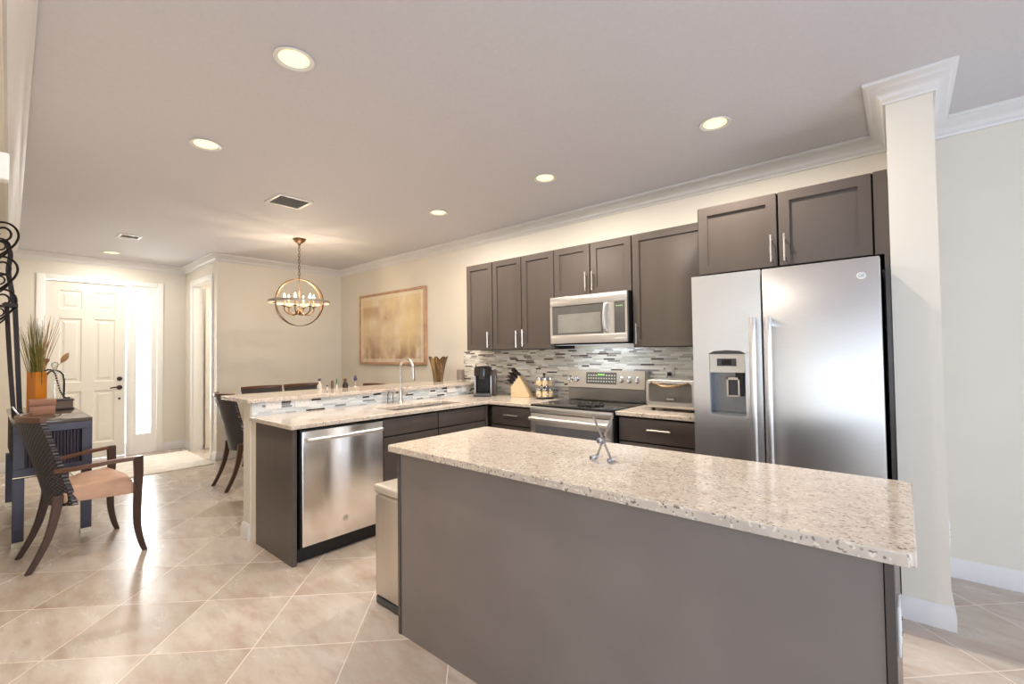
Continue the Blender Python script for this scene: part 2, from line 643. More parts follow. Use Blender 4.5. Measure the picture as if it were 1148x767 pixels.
# ---- entry door with sidelight
bm = B()
for (a, b_, z0, z1) in ((0.433, 0.515, 0, 2.46), (1.325, 1.372, 0, 2.405), (1.668, 1.741, 0, 2.46), (0.515, 1.668, 2.398, 2.46)):
    box(bm, XE - 0.005, XE + 0.018, a, b_, z0, z1, 0.004)
struct('trim_3', bm, M_TRIM)


def panel_door(bm, xf, y0, y1, z0, z1, panels, t=0.045, rec=0.014, axis='x'):
    """slab facing +X at xf with recessed panels, built as a grid of cells"""
    ys = sorted({y0, y1, *[q for p in panels for q in p[:2]]})
    zs = sorted({z0, z1, *[q for p in panels for q in p[2:]]})
    def inside(a, b, c, d):
        for (p0, p1, q0, q1) in panels:
            if a >= p0 - 1e-6 and b <= p1 + 1e-6 and c >= q0 - 1e-6 and d <= q1 + 1e-6:
                return True
        return False
    for i in range(len(ys) - 1):
        for j in range(len(zs) - 1):
            a, b, c, d = ys[i], ys[i + 1], zs[j], zs[j + 1]
            if not inside(a, b, c, d):
                box(bm, xf - t, xf, a, b, c, d)
    for (p0, p1, q0, q1) in panels:
        box(bm, xf - t, xf - rec, p0, p1, q0, q1)
        g = 0.035
        # raised field with sloping edges
        r = lambda e, x: [Vector((x, p0 + e, q0 + e)), Vector((x, p1 - e, q0 + e)), Vector((x, p1 - e, q1 - e)), Vector((x, p0 + e, q1 - e))]
        loft(bm, [r(0.0, xf - 0.0002), r(0.014, xf - rec + 0.001), r(g, xf - rec + 0.001), r(g + 0.022, xf - 0.004)], cap=False)
        bm.faces.new([bm.verts.new(q) for q in r(g + 0.022, xf - 0.004)])


ya, yb = 0.52, 1.318
c1, c2, c3, c4 = 0.645, 0.865, 0.985, 1.205
rows = [(0.22, 0.93), (1.05, 1.90), (2.02, 2.27)]
bm = B()
panel_door(bm, XE - 0.03, ya, yb, 0.012, 2.395, [(a, b_, r0, r1) for (a, b_) in ((c1, c2), (c3, c4)) for (r0, r1) in rows])
d1 = struct('door_1', bm, M_DOOR, smooth=False)
M_BRONZE = plain('oil_rubbed_bronze', (0.05, 0.035, 0.028), 0.35, 0.8)
bm = B()
lathe(bm, (XE - 0.03, 1.255, 1.076), [(0.03, 0), (0.03, 0.012), (0.02, 0.016), (0.018, 0.03), (0.0, 0.032)], 16, 'x')
obj('deadbolt', bm, M_BRONZE, d1)
bm = B()
lathe(bm, (XE - 0.03, 1.255, 0.955), [(0.032, 0), (0.032, 0.01), (0.012, 0.014), (0.011, 0.05), (0.0, 0.052)], 16, 'x')
tube(bm, smooth_path([(XE + 0.014, 1.255, 0.955), (XE + 0.016, 1.20, 0.96), (XE + 0.014, 1.15, 0.952)]), 0.009)
obj('lever_handle', bm, M_BRONZE, d1)
bm = B()
lathe(bm, (XE - 0.03, 1.255, 0.80), [(0.016, 0), (0.014, 0.01), (0.0, 0.012)], 12, 'x')
obj('lock_button', bm, M_BRONZE, d1)
bm = B()
box(bm, XE - 0.05, XE - 0.01, 1.375, 1.435, 0, 2.398); box(bm, XE - 0.05, XE - 0.01, 1.603, 1.668, 0, 2.398)
box(bm, XE - 0.05, XE - 0.01, 1.435, 1.603, 0, 0.275); box(bm, XE - 0.05, XE - 0.01, 1.435, 1.603, 2.262, 2.398)
for k in range(1, 5):
    z = 0.275 + (2.262 - 0.275) * k / 5
    box(bm, XE - 0.04, XE - 0.02, 1.435, 1.603, z - 0.008, z + 0.008)
w3 = struct('window_3', bm, M_TRIM)
bm = B(); box(bm, XE - 0.032, XE - 0.028, 1.43, 1.606, 0.27, 2.266); obj('pane', bm, M_GL, w3)

# ---- foyer doorway: casing, open door, room behind
bm = B()
for yy in ((YN - 0.018, YN + 0.004), (YN + 0.116, YN + 0.138)):
    box(bm, DX0 - 0.075, DX0 + 0.004, yy[0], yy[1], 0, DZ + 0.07, 0.003); box(bm, DX1 - 0.004, DX1 + 0.075, yy[0], yy[1], 0, DZ + 0.07, 0.003)
    box(bm, DX0 + 0.004, DX1 - 0.004, yy[0], yy[1], DZ - 0.004, DZ + 0.07, 0.003)
box(bm, DX0, DX0 + 0.015, YN + 0.004, YN + 0.116, 0, DZ); box(bm, DX1 - 0.015, DX1, YN + 0.004, YN + 0.116, 0, DZ); box(bm, DX0 + 0.015, DX1 - 0.015, YN + 0.004, YN + 0.116, DZ - 0.015, DZ)
struct('trim_4', bm, M_TRIM)
bm = B()
panel_door(bm, 0.0, 0.0, 0.78, 0.012, 2.39, [(a, b_, r0, r1) for (a, b_) in ((0.11, 0.33), (0.45, 0.67)) for (r0, r1) in rows], t=0.04)
xform(bm, Matrix.Translation((DX0 + 0.06, YN + 0.15, 0)))
d2 = struct('door_2', bm, M_DOOR, smooth=False)
bm = B()
lathe(bm, (DX0 + 0.06, YN + 0.15 + 0.71, 0.95), [(0.03, 0), (0.03, 0.01), (0.012, 0.014), (0.012, 0.035), (0.026, 0.045), (0.026, 0.06), (0.0, 0.066)], 16, 'x')
obj('door_knob', bm, M_NICKEL, d2)
area('room_lamp', (-7.5, 3.0, 2.68), (0, 0, 0), 0.5, 0.5, E_ROOM, K_WARM)

# ---- backsplashes
bm = B(); box(bm, -3.692, -0.99, YK - 0.012, YK - 0.0005, 0.90, 1.395)
box(bm, -4.0, -3.692, YK - 0.012, YK - 0.0005, 1.046, 1.395)
struct('wall_tile_kitchen', bm, M_MOSAIC)
bm = B(); box(bm, XW + 0.0005, XW + 0.012, 1.312, YK - 0.013, 0.912, 1.0135); struct('wall_tile_peninsula', bm, M_MOSAICP)

# ------------------------------------------------------------------ cabinets
def Fy(pos):        # face looking towards -Y
    return lambda u, d, z: Vector((u, pos - d, z))


def Fx(pos):        # face looking towards +X
    return lambda u, d, z: Vector((pos + d, u, z))


def fbox(bm, F, u0, u1, d0, d1, z0, z1, bev=0.0):
    a, b_ = F(u0, d0, z0), F(u1, d1, z1)
    return box(bm, a.x, b_.x, a.y, b_.y, a.z, b_.z, bev)


def shaker(bm, F, u0, u1, z0, z1, t=0.02, rail=0.058, rec=0.012):
    r = lambda e, d: [F(u0 + e, d, z0 + e), F(u1 - e, d, z0 + e), F(u1 - e, d, z1 - e), F(u0 + e, d, z1 - e)]
    loft(bm, [r(0, 0), r(0, t - 0.0015), r(0.0015, t), r(rail, t), r(rail + 0.002, t - rec)])


def pull(name, F, u, z, parent, length=0.165, vertical=True, d0=0.02):
    bm = B()
    h = length / 2
    if vertical:
        tube(bm, [F(u, d0 + 0.03, z - h), F(u, d0 + 0.03, z + h)], 0.0055, 10)
        for s in (-0.7, 0.7):
            tube(bm, [F(u, d0 - 0.001, z + s * h), F(u, d0 + 0.03, z + s * h)], 0.0045, 8)
    else:
        tube(bm, [F(u - h, d0 + 0.03, z), F(u + h, d0 + 0.03, z)], 0.0055, 10)
        for s in (-0.7, 0.7):
            tube(bm, [F(u + s * h, d0 - 0.001, z), F(u + s * h, d0 + 0.03, z)], 0.0045, 8)
    return obj(name, bm, M_NICKEL, parent)


X0, X1, X2, X3, X4, X5 = -3.599, -3.212, -2.824, -2.431, -2.046, -1.656
ZB, ZT, YU = 1.398, 2.314, 3.435
GAP = 0.0055


def upper(label, u0, u1, z0, z1, yfront, doors, filler=None):
    """doors: (u0, u1, handle u, handle z)"""
    t = thing('upper_cabinet', label, 'cabinet', ((u0 + u1) / 2, YK - 0.15, z0), 'upper cabinets along the kitchen wall')
    F = Fy(yfront + 0.02)
    bm = B(); box(bm, u0, u1, yfront + 0.021, YK - 0.0135 if z0 < 1.39 else YK - 0.001, z0, z1)
    obj('carcass', bm, M_CABIN, t)
    # side skins in the cabinet colour
    for (a0, a1, hu, hz) in doors:
        bm = B(); shaker(bm, F, a0 + GAP, a1 - GAP, z0 + 0.002, z1 - 0.002)
        d = obj('door', bm, M_CAB, t, smooth=False)
        pull('handle', F, hu, hz, d)
    if filler:
        bm = B(); fbox(bm, F, filler[0], filler[1], 0.0, 0.02, z0, z1); obj('filler', bm, M_CAB, t)
    return t


t = upper('dark shaker wall cabinet with a single door, leftmost of the upper row', X0, X1 - 0.001, ZB, ZT, YU, [(X0, X1, -3.263, 1.505)])
bm = B(); box(bm, X0 - 0.004, X0 - 0.0005, YU + 0.02, YK - 0.001, ZB, ZT); obj('side_panel', bm, M_CAB, t)
upper('dark two-door shaker wall cabinet between the leftmost cabinet and the microwave', X1, X3 - 0.001, ZB, ZT, YU, [(X1, X2, -2.876, 1.50), (X2, X3, -2.795, 1.508)])
upper('short dark two-door wall cabinet directly above the microwave', X3, X5 - 0.001, 1.860, ZT, YU, [(X3, X4, -2.08, 1.978), (X4, X5, -2.014, 1.978)])
upper('wide dark single-door wall cabinet between the microwave and the refrigerator', X5, -1.037, ZB, ZT, YU, [(X5, -1.037, -1.614, 1.506)])
t = upper('deep dark two-door cabinet mounted above the refrigerator', -1.033, -0.038, 1.868, 2.3205, 3.145, [(-1.033, -0.558, -0.592, 1.978), (-0.558, -0.102, -0.521, 1.975)], (-0.0985, -0.038))
bm = B(); box(bm, -1.0365, -1.0335, 3.165, YK - 0.001, 1.868, 2.3205); obj('side_panel', bm, M_CAB, t)
# tall panel between refrigerator and pillar
bm = B(); box(bm, -0.058, -0.037, 3.06, YK - 0.001, 0, 1.866)
tag(obj('refrigerator_end_panel', bm, M_CAB, bev=0.001), 'tall dark panel between the refrigerator and the white pillar', 'cabinet panel')

# base cabinets on the kitchen wall
def base_y(label, u0, u1, front, rows, side=None):
    t = thing('base_cabinet', label, 'cabinet', ((u0 + u1) / 2, YK - 0.3, 0), 'base cabinets')
    F = Fy(front + 0.02)
    bm = B(); box(bm, u0, u1, front + 0.021, YK - 0.013, 0.10, 0.882); box(bm, u0, u1, front + 0.075, YK - 0.013, 0, 0.10)
    obj('carcass', bm, M_CABIN, t)
    for kind, a0, a1, z0, z1 in rows:
        bm = B()
        if kind == 'drawer':
            fbox(bm, F, a0 + GAP, a1 - GAP, 0, 0.02, z0, z1, 0.0015)
            d = obj('drawer', bm, M_CAB, t)
            pull('handle', F, (a0 + a1) / 2, (z0 + z1) / 2 + 0.012, d, 0.17, False)
        else:
            shaker(bm, F, a0 + GAP, a1 - GAP, z0, z1)
            d = obj('door', bm, M_CAB, t, smooth=False)
            pull('handle', F, a1 - 0.035, z1 - 0.12, d)
    return t


base_y('dark base cabinet with a drawer, in the corner left of the range', -2.985, -2.446, 3.14, [('drawer', -2.96, -2.446, 0.705, 0.868), ('door', -2.96, -2.446, 0.105, 0.695)])
base_y('dark base cabinet of drawers between the range and the refrigerator', -1.655, -1.0, 3.14, [('drawer', -1.645, -1.0, 0.700, 0.868), ('drawer', -1.645, -1.0, 0.405, 0.690), ('drawer', -1.645, -1.0, 0.105, 0.395)])

# peninsula
XF = -3.008
t = thing('base_cabinet', 'dark sink base cabinet with plain false drawer fronts, right of the dishwasher', 'cabinet', (-3.3, 2.5, 0), 'base cabinets')
F = Fx(XF - 0.02)
bm = B()
box(bm, XW + 0.001, XF - 0.021, 1.987, 3.135, 0.10, 0.60); box(bm, XW + 0.001, XF - 0.085, 1.987, 3.135, 0, 0.10)
box(bm, XF - 0.05, XF - 0.021, 1.987, 3.135, 0.60, 0.882); box(bm, XW + 0.001, XF - 0.021, 1.987, 2.03, 0.60, 0.882); box(bm, XW + 0.001, XF - 0.021, 3.0, 3.135, 0.60, 0.882)
obj('carcass', bm, M_CABIN, t)
for (a0, a1) in ((1.987, 2.530), (2.530, 3.105)):
    bm = B(); fbox(bm, F, a0 + GAP, a1 - GAP, 0, 0.02, 0.737, 0.868, 0.0015); obj('false_front', bm, M_CAB, t)
    bm = B(); shaker(bm, F, a0 + GAP, a1 - GAP, 0.105, 0.727); d = obj('door', bm, M_CAB, t, smooth=False)
    pull('handle', F, a1 - 0.035 if a0 < 2.2 else a0 + 0.035, 0.56, d)
bm = B(); box(bm, XF - 0.02, XF + 0.0, 3.108, 3.137, 0.105, 0.868); obj('filler', bm, M_CAB, t)
# end panel of the peninsula
bm = B(); box(bm, -3.611, XF, 1.311, 1.340, 0, 0.882)
tag(obj('end_panel', bm, M_CAB, bev=0.002), 'flat dark brown end panel of the peninsula, left of the dishwasher', 'cabinet panel')
bm = B(); box(bm, -3.698, -3.613, 1.313, 1.34, 0.0, 0.882); o = struct('trim_5', bm, M_WALL)

# dishwasher
t = thing('dishwasher', 'stainless steel dishwasher with a bar handle in the peninsula', 'dishwasher', (-3.3, 1.67, 0))
bm = B(); box(bm, -3.55, XF - 0.005, 1.362, 1.981, 0.095, 0.872); box(bm, -3.55, -3.05, 1.362, 1.981, 0.002, 0.095)
obj('tub', bm, M_BLACK, t)
bm = B(); box(bm, XF - 0.004, XF + 0.018, 1.367, 1.976, 0.112, 0.862, 0.004)
dd = obj('door', bm, M_STEELV, t)
bm = B()
zz = 0.808
pth = [(XF + 0.016, 1.392, zz), (XF + 0.045, 1.394, zz), (XF + 0.058, 1.41, zz), (XF + 0.062, 1.50, zz), (XF + 0.064, 1.67, zz), (XF + 0.062, 1.84, zz), (XF + 0.058, 1.93, zz), (XF + 0.045, 1.948, zz), (XF + 0.016, 1.95, zz)]
tube(bm, smooth_path(pth, 4), 0.0135, 12)
obj('handle', bm, M_STEEL, dd)


def badge(F3, parent, r):
    """round appliance badge: rim, dark face, script letters; F3(u, v, d) -> point on the face"""
    bm = B()
    rings = []
    for rr, d in ((r, 0.0), (r, 0.002), (r * 0.86, 0.003), (r * 0.84, 0.002)):
        rings.append([F3(rr * math.cos(a), rr * math.sin(a), d) for a in [2 * PI * i / 24 for i in range(24)]])
    loft(bm, rings)
    bo = obj('badge', bm, M_NICKEL, parent)
    bm = text_bm('GE', r * 0.95, 0.0)
    for v in bm.verts:
        # slant the letters a little, as in a script
        v.co = F3(v.co.x + 0.25 * v.co.y, v.co.y, 0.0024)
    obj('badge_letters', bm, M_DARKGREY, bo, smooth=False)


badge(lambda u, v, d: Vector((XF + 0.0175 + d, 1.669 + u, 0.227 + v)), dd, 0.021)

# worktops
def slab(name, boxes, z0, z1, label, cat):
    bm = B()
    for (a, b_, c, d) in boxes:
        box(bm, a, b_, c, d, z0, z1)
    bmesh.ops.remove_doubles(bm, verts=bm.verts[:], dist=1e-5)
    # drop the walls between touching boxes
    bad = [f for f in bm.faces if any(len(e.link_faces) > 2 for e in f.edges) and all(len(e.link_faces) > 2 for e in f.edges if abs(e.verts[0].co.z - e.verts[1].co.z) < 1e-6) and abs(f.normal.z) < 0.5]
    bmesh.ops.delete(bm, geom=bad, context='FACES_ONLY')
    return tag(obj(name, bm, M_GRANITE, bev=0.004), label, cat)


XC, YC = -2.982, 3.112
sx0, sx1, sy0, sy1 = -3.40, -3.085, 2.15, 2.90
xa = XW + 0.0125
# one slab drawn as a polygon with a hole cut for the sink (grid of cells)
xs = [xa, sx0, sx1, XC, -2.443]
ys = [1.292, sy0, sy1, YC, YK - 0.0125]
bmc = B()
gv = {}
def gvt(i, j, k):
    if (i, j, k) not in gv:
        gv[(i, j, k)] = bmc.verts.new((xs[i], ys[j], (0.884, 0.914)[k]))
    return gv[(i, j, k)]
cells = {(i, j) for i in range(4) for j in range(4) if not (i == 1 and j == 1) and not (i == 3 and j < 3)}
for (i, j) in cells:
    bmc.faces.new([gvt(i, j, 1), gvt(i + 1, j, 1), gvt(i + 1, j + 1, 1), gvt(i, j + 1, 1)])
    bmc.faces.new([gvt(i, j + 1, 0), gvt(i + 1, j + 1, 0), gvt(i + 1, j, 0), gvt(i, j, 0)])
    for (di, dj, a, b_) in ((-1, 0, (i, j + 1), (i, j)), (1, 0, (i + 1, j), (i + 1, j + 1)), (0, -1, (i, j), (i + 1, j)), (0, 1, (i + 1, j + 1), (i, j + 1))):
        if (i + di, j + dj) not in cells:
            bmc.faces.new([gvt(*a, 0), gvt(*b_, 0), gvt(*b_, 1), gvt(*a, 1)])
tag(obj('granite_countertop', bmc, M_GRANITE, bev=0.004), 'L-shaped speckled beige granite worktop holding the sink and coffee maker', 'countertop')
slab('granite_countertop', [(-1.657, -0.995, YC, YK - 0.0125)], 0.884, 0.914, 'short beige granite worktop under the toaster oven', 'countertop')
slab('granite_bar_top', [(-4.25, XW + 0.045, 1.275, YK - 0.001)], 1.014, 1.0445, 'raised granite bar top along the knee wall above the sink', 'countertop')
bm = B()
isl = [(-1.9515, 1.307), (0.012, 1.307), (0.012, 2.0213), (-1.9515, 2.0213)]
box(bm, -1.9515, 0.012, 1.307, 2.0213, 0.883, 0.914)
# soften the vertical corners
es = [e for e in bm.edges if abs(e.verts[0].co.z - e.verts[1].co.z) > 0.01]
bmesh.ops.bevel(bm, geom=es, offset=0.012, segments=3, affect='EDGES')
tag(obj('granite_island_top', bm, M_GRANITE, bev=0.004), 'large speckled granite slab on top of the kitchen island', 'countertop')

# sink
t = thing('sink', 'undermounted stainless double-bowl sink in the peninsula worktop', 'sink', (-3.24, 2.5, 0.65))
bm = B()
zf, zr = 0.66, 0.883
def bowl(bm, x0, x1, y0, y1):
    r = lambda e, z: [Vector((x0 + e, y0 + e, z)), Vector((x1 - e, y0 + e, z)), Vector((x1 - e, y1 - e, z)), Vector((x0 + e, y1 - e, z))]
    loft(bm, [r(-0.012, zr), r(-0.012, zf - 0.012), r(0.03, zf - 0.012), r(0.03, zf), r(0.01, zf + 0.02), r(0.0, zr)], cap=False)
    R = r(0.03, zf); bm.faces.new([bm.verts.new(p) for p in R])
    R = r(-0.012, zr); R2 = r(0.0, zr)
    a = [bm.verts.new(p) for p in R]; b_ = [bm.verts.new(p) for p in R2]
    for i in range(4):
        bm.faces.new((a[i], a[(i + 1) % 4], b_[(i + 1) % 4], b_[i]))
bowl(bm, sx0 + 0.005, sx1 - 0.005, sy0 + 0.005, 2.555)
bowl(bm, sx0 + 0.005, sx1 - 0.005, 2.585, sy1 - 0.005)
obj('bowls', bm, M_STEEL, t)
for yc in (2.35, 2.74):
    bm = B(); lathe(bm, (-3.24, yc, zf + 0.0005), [(0.045, 0), (0.045, 0.003), (0.03, 0.004), (0.028, -0.0), (0.0, 0.0)], 20); obj('drain', bm, M_CHROME, t)

# faucet
t = thing('faucet', 'tall brushed nickel pull-down faucet behind the sink', 'faucet', (-3.55, 2.535, 0.914))
bm = B()
lathe(bm, (-3.55, 2.535, 0.9143), [(0.027, 0), (0.027, 0.008), (0.021, 0.016), (0.0185, 0.05), (0.0185, 0.13), (0.015, 0.14), (0.013, 0.15)], 20)
arc = [(-3.55, 2.535, 1.05), (-3.55, 2.535, 1.235)]
for k in range(1, 10):
    a = PI - PI * k / 10
    arc.append((-3.455 + 0.095 * math.cos(a), 2.535, 1.235 + 0.085 * math.sin(a)))
arc.append((-3.36, 2.535, 1.235))
tube(bm, arc, 0.0125, 12)
obj('spout', bm, M_NICKEL, t)
bm = B(); lathe(bm, (-3.36, 2.535, 1.125), [(0.017, 0), (0.0185, 0.01), (0.017, 0.06), (0.014, 0.10), (0.0125, 0.118)], 16)
obj('spray_head', bm, M_NICKEL, t)
bm = B(); tube(bm, [(-3.55, 2.552, 1.0), (-3.55, 2.60, 1.0)], 0.013, 12); tube(bm, [(-3.55, 2.59, 1.0), (-3.55, 2.60, 1.03), (-3.53, 2.608, 1.09)], [0.007, 0.007, 0.005], 10)
obj('lever', bm, M_NICKEL, t)
M_CLEAR = glassy('clear_glass', (0.95, 0.96, 0.95), 0.06)
t = thing('soap_dispenser', 'small clear soap bottle with pump standing left of the faucet', 'soap dispenser', (-3.60, 2.46, 0.914))
bm = B(); lathe(bm, (-3.60, 2.46, 0.9145), [(0.026, 0), (0.028, 0.006), (0.028, 0.09), (0.02, 0.105), (0.011, 0.11)], 18); obj('bottle', bm, M_CLEAR, t)
bm = B(); lathe(bm, (-3.60, 2.46, 1.0245), [(0.012, 0), (0.012, 0.014), (0.004, 0.016), (0.004, 0.035)], 12); tube(bm, [(-3.60, 2.46, 1.058), (-3.565, 2.46, 1.055)], 0.005); obj('pump', bm, M_CHROME, t)

# ------------------------------------------------------------------ island
t = thing('kitchen_island', 'long kitchen island with a plain dark brown back panel', 'kitchen island', (-0.96, 1.66, 0))
bm = B(); box(bm, -1.88, -0.05, 1.362, 1.94, 0.10, 0.882); box(bm, -1.88, -0.05, 1.362, 1.87, 0, 0.10); obj('carcass', bm, M_CABIN, t)
bm = B(); box(bm, -1.884, -0.047, 1.343, 1.361, 0, 0.882); obj('back_panel', bm, M_PANEL, t)
for (a, b_) in ((-1.905, -1.886), (-0.045, -0.026)):
    bm = B(); box(bm, a, b_, 1.338, 1.96, 0, 0.882); obj('side_panel', bm, M_CAB, t, bev=0.0015)
F = lambda u, d, z: Vector((u, 1.941 + d, z))
for k in range(4):
    a0 = -1.88 + k * 0.4575
    a1 = a0 + 0.4575
    bm = B(); shaker(bm, F, a0 + GAP, a1 - GAP, 0.105, 0.69); d = obj('door', bm, M_CAB, t, smooth=False); pull('handle', F, a1 - 0.035 if k % 2 == 0 else a0 + 0.035, 0.58, d)
    bm = B(); fbox(bm, F, a0 + GAP, a1 - GAP, 0, 0.02, 0.70, 0.868, 0.0015); d = obj('drawer', bm, M_CAB, t); pull('handle', F, (a0 + a1) / 2, 0.785, d, 0.17, False)


# ------------------------------------------------------------------ outlets
def outlet(label, F3, w, h, ngang, mat, cat='power outlet', group=None, plug=False, name='power_outlet'):
    t = thing(name, label, cat, F3(0, 0, 0), group)
    bm = B()
    c = [F3(s * w / 2, q * h / 2, d) for d in (0.0003, 0.006) for s, q in ((-1, -1), (1, -1), (1, 1), (-1, 1))]
    box(bm, min(p.x for p in c), max(p.x for p in c), min(p.y for p in c), max(p.y for p in c), min(p.z for p in c), max(p.z for p in c), 0.0015)
    obj('cover_plate', bm, mat, t)
    long_h = w > h
    for k in range(ngang):
        o_ = (k - (ngang - 1) / 2) * 0.046
        bm = B()
        if long_h:
            c = [F3(s * 0.0165 * 2 + o_, q * 0.0165, d) for d in (0.0055, 0.0075) for s, q in ((-1, -1), (1, -1), (1, 1), (-1, 1))]
        else:
            c = [F3(s * 0.0165 + o_, q * 0.033, d) for d in (0.0055, 0.0075) for s, q in ((-1, -1), (1, -1), (1, 1), (-1, 1))]
        box(bm, min(p.x for p in c), max(p.x for p in c), min(p.y for p in c), max(p.y for p in c), min(p.z for p in c), max(p.z for p in c), 0.0008)
        so = obj('socket', bm, M_WHITE, t)
        for e in (-1, 1):
            for s in (-1, 1):
                bm = B()
                if long_h:
                    q = F3(o_ + e * 0.018, s * 0.006, 0.0076)
                else:
                    q = F3(o_ + s * 0.006, e * 0.018, 0.0076)
                box(bm, q.x - 0.0016, q.x + 0.0016, q.y - 0.0016, q.y + 0.0016, q.z - 0.0016, q.z + 0.0016)
                obj('slot', bm, M_DARKGREY, so)
    return t


def FXp(y, z, x):
    return lambda u, v, d: Vector((x + d, y + u, z + v))


def FYp(x, z, y):
    return lambda u, v, d: Vector((x + u, y - d, z + v))


xt = XW + 0.012
gp = 'outlets in the peninsula tile'
outlet('leftmost white outlet on the peninsula tile, above the dishwasher', FXp(1.466, 0.990, xt), 0.116, 0.073, 1, M_WHITE, group=gp)
outlet('second white outlet from the left on the peninsula tile', FXp(1.686, 0.986, xt), 0.116, 0.073, 1, M_WHITE, group=gp)
outlet('white outlet on the peninsula tile right of the faucet, below the brown vase', FXp(3.285, 0.980, xt), 0.116, 0.066, 1, M_WHITE, group=gp)
outlet('white outlet on the peninsula tile beside the coffee maker', FXp(3.497, 0.977, xt), 0.116, 0.073, 1, M_WHITE, group=gp)
yt = YK - 0.012
gk = 'outlets on the kitchen backsplash'
outlet('cream outlet on the backsplash just right of the coffee maker', FYp(-3.50, 1.165, yt), 0.075, 0.118, 1, M_CREAM, group=gk)
outlet('cream outlet on the backsplash above the knife block', FYp(-2.945, 1.165, yt), 0.075, 0.118, 1, M_CREAM, group=gk)
outlet('cream outlet on the backsplash above the toaster oven', FYp(-1.484, 1.175, yt), 0.078, 0.118, 1, M_CREAM, group=gk)
outlet('white outlet on the right end of the island', FXp(1.43, 0.70, -0.026), 0.073, 0.116, 1, M_WHITE)
outlet('white outlet low on the right side of the pillar', FXp(3.14, 0.44, 0.148), 0.073, 0.116, 1, M_WHITE)

# ------------------------------------------------------------------ microwave
t = thing('microwave', 'stainless over-the-range microwave above the stove', 'microwave', (-2.05, 3.57, 1.44))
mx0, mx1, mz0, mz1, my = -2.4285, -1.6695, 1.440, 1.857, 3.367
bm = B(); box(bm, mx0, mx1, my + 0.03, YK - 0.0135, mz0 + 0.012, mz1); box(bm, mx0 + 0.03, mx1 - 0.03, my + 0.06, YK - 0.05, mz0 - 0.012, mz0 + 0.012)
obj('body', bm, M_BLACK, t)
bm = B(); F = Fy(my + 0.029)
wx0, wx1 = mx0 + 0.022, mx0 + 0.545
fbox(bm, F, mx0, mx1, 0, 0.028, mz0 + 0.002, 1.517, 0.003)
fbox(bm, F, mx0, mx1, 0, 0.028, 1.775, mz1, 0.003)
fbox(bm, F, mx0, wx0, 0, 0.0275, 1.517, 1.775)
fbox(bm, F, wx1, mx1 - 0.115, 0, 0.0275, 1.517, 1.775)
fbox(bm, F, mx1 - 0.018, mx1, 0, 0.0275, 1.517, 1.775)
fr = obj('front_frame', bm, M_STEEL, t)
M_MWIN = plain('tinted_window', (0.10, 0.095, 0.09), 0.08)
M_MWIN2 = plain('tinted_window_mesh', (0.22, 0.21, 0.19), 0.2)
bm = B(); fbox(bm, F, wx0, wx1, 0, 0.022, 1.517, 1.775); dw = obj('door_window', bm, M_MWIN, t)
bm = B(); fbox(bm, F, wx0 + 0.06, wx1 - 0.03, 0.02, 0.0225, 1.535, 1.70); obj('window_screen', bm, M_MWIN2, dw)
bm = B(); fbox(bm, F, mx1 - 0.115, mx1 - 0.018, 0, 0.024, 1.517, 1.775); cp = obj('control_panel', bm, M_MWIN, t)
bm = B()
for r in range(6):
    for c in range(4):
        fbox(bm, F, mx1 - 0.105 + c * 0.021, mx1 - 0.091 + c * 0.021, 0.0235, 0.0246, 1.535 + r * 0.026, 1.549 + r * 0.026)
obj('buttons', bm, M_DARKGREY, cp)
M_GREEN = emit('green_display', (0.35, 0.8, 0.2), 0.4)
bm = B()
for c in range(4):
    fbox(bm, F, mx1 - 0.098 + c * 0.016, mx1 - 0.088 + c * 0.016, 0.0235, 0.0246, 1.737, 1.741)
obj('display', bm, M_GREEN, cp)
bm = B()
hx = wx1 + 0.03
tube(bm, smooth_path([F(hx, 0.026, 1.53), F(hx - 0.004, 0.05, 1.545), F(hx - 0.008, 0.062, 1.646), F(hx - 0.004, 0.05, 1.748), F(hx, 0.026, 1.762)]), 0.013, 12)
obj('handle', bm, M_STEEL, t)
bm = B(); fbox(bm, F, mx1 - 0.115, mx1 - 0.04, 0.027, 0.0292, 1.471, 1.477); obj('model_stripe', bm, M_WHITE, fr)
bm = B(); fbox(bm, F, mx0 + 0.30, mx0 + 0.37, 0.027, 0.0287, 1.80, 1.83); obj('vent_slots', bm, M_NICKEL, fr)
bm = B()
box(bm, mx0 + 0.02, mx1 - 0.02, my + 0.05, my + 0.16, mz0 - 0.0135, mz0 - 0.0125)
obj('task_light', bm, emit('cooktop_lamp', (0.9, 0.95, 1.0), 0.6), t)
area('cooktop_lamp', (-2.05, 3.50, 1.405), (math.radians(50), 0, 0), 0.45, 0.08, 1.0, (0.80, 0.90, 1.0))

# ------------------------------------------------------------------ range
t = thing('electric_range', 'freestanding stainless electric range with black glass cooktop', 'stove', (-2.05, 3.4, 0))
rx0, rx1 = -2.4385, -1.6625
bm = B(); box(bm, rx0, rx1, 3.10, 3.70, 0.10, 0.905); box(bm, rx0 + 0.02, rx1 - 0.02, 3.16, 3.70, 0, 0.10); obj('body', bm, M_BLACK, t)
bm = B(); box(bm, rx0, rx1, 3.075, 3.655, 0.906, 0.922, 0.004); obj('cooktop', bm, M_BLACKGLASS, t)
bm = B(); box(bm, rx0, rx1, 3.062, 3.099, 0.856, 0.9055, 0.004); obj('front_rail', bm, M_STEEL, t)
bm = B(); box(bm, rx0, rx1, 3.68, YK - 0.0135, 0.906, 1.192, 0.003); bg_ = obj('backguard', bm, M_STEEL, t)
bm = B(); box(bm, rx0 + 0.003, rx1 - 0.003, 3.658, 3.6795, 0.923, 1.03); obj('backguard_band', bm, plain('steel_cooktop_reflection', (0.30, 0.30, 0.30), 0.3, 1.0), t)  # stainless band, colour darkened to carry the black cooktop's reflection
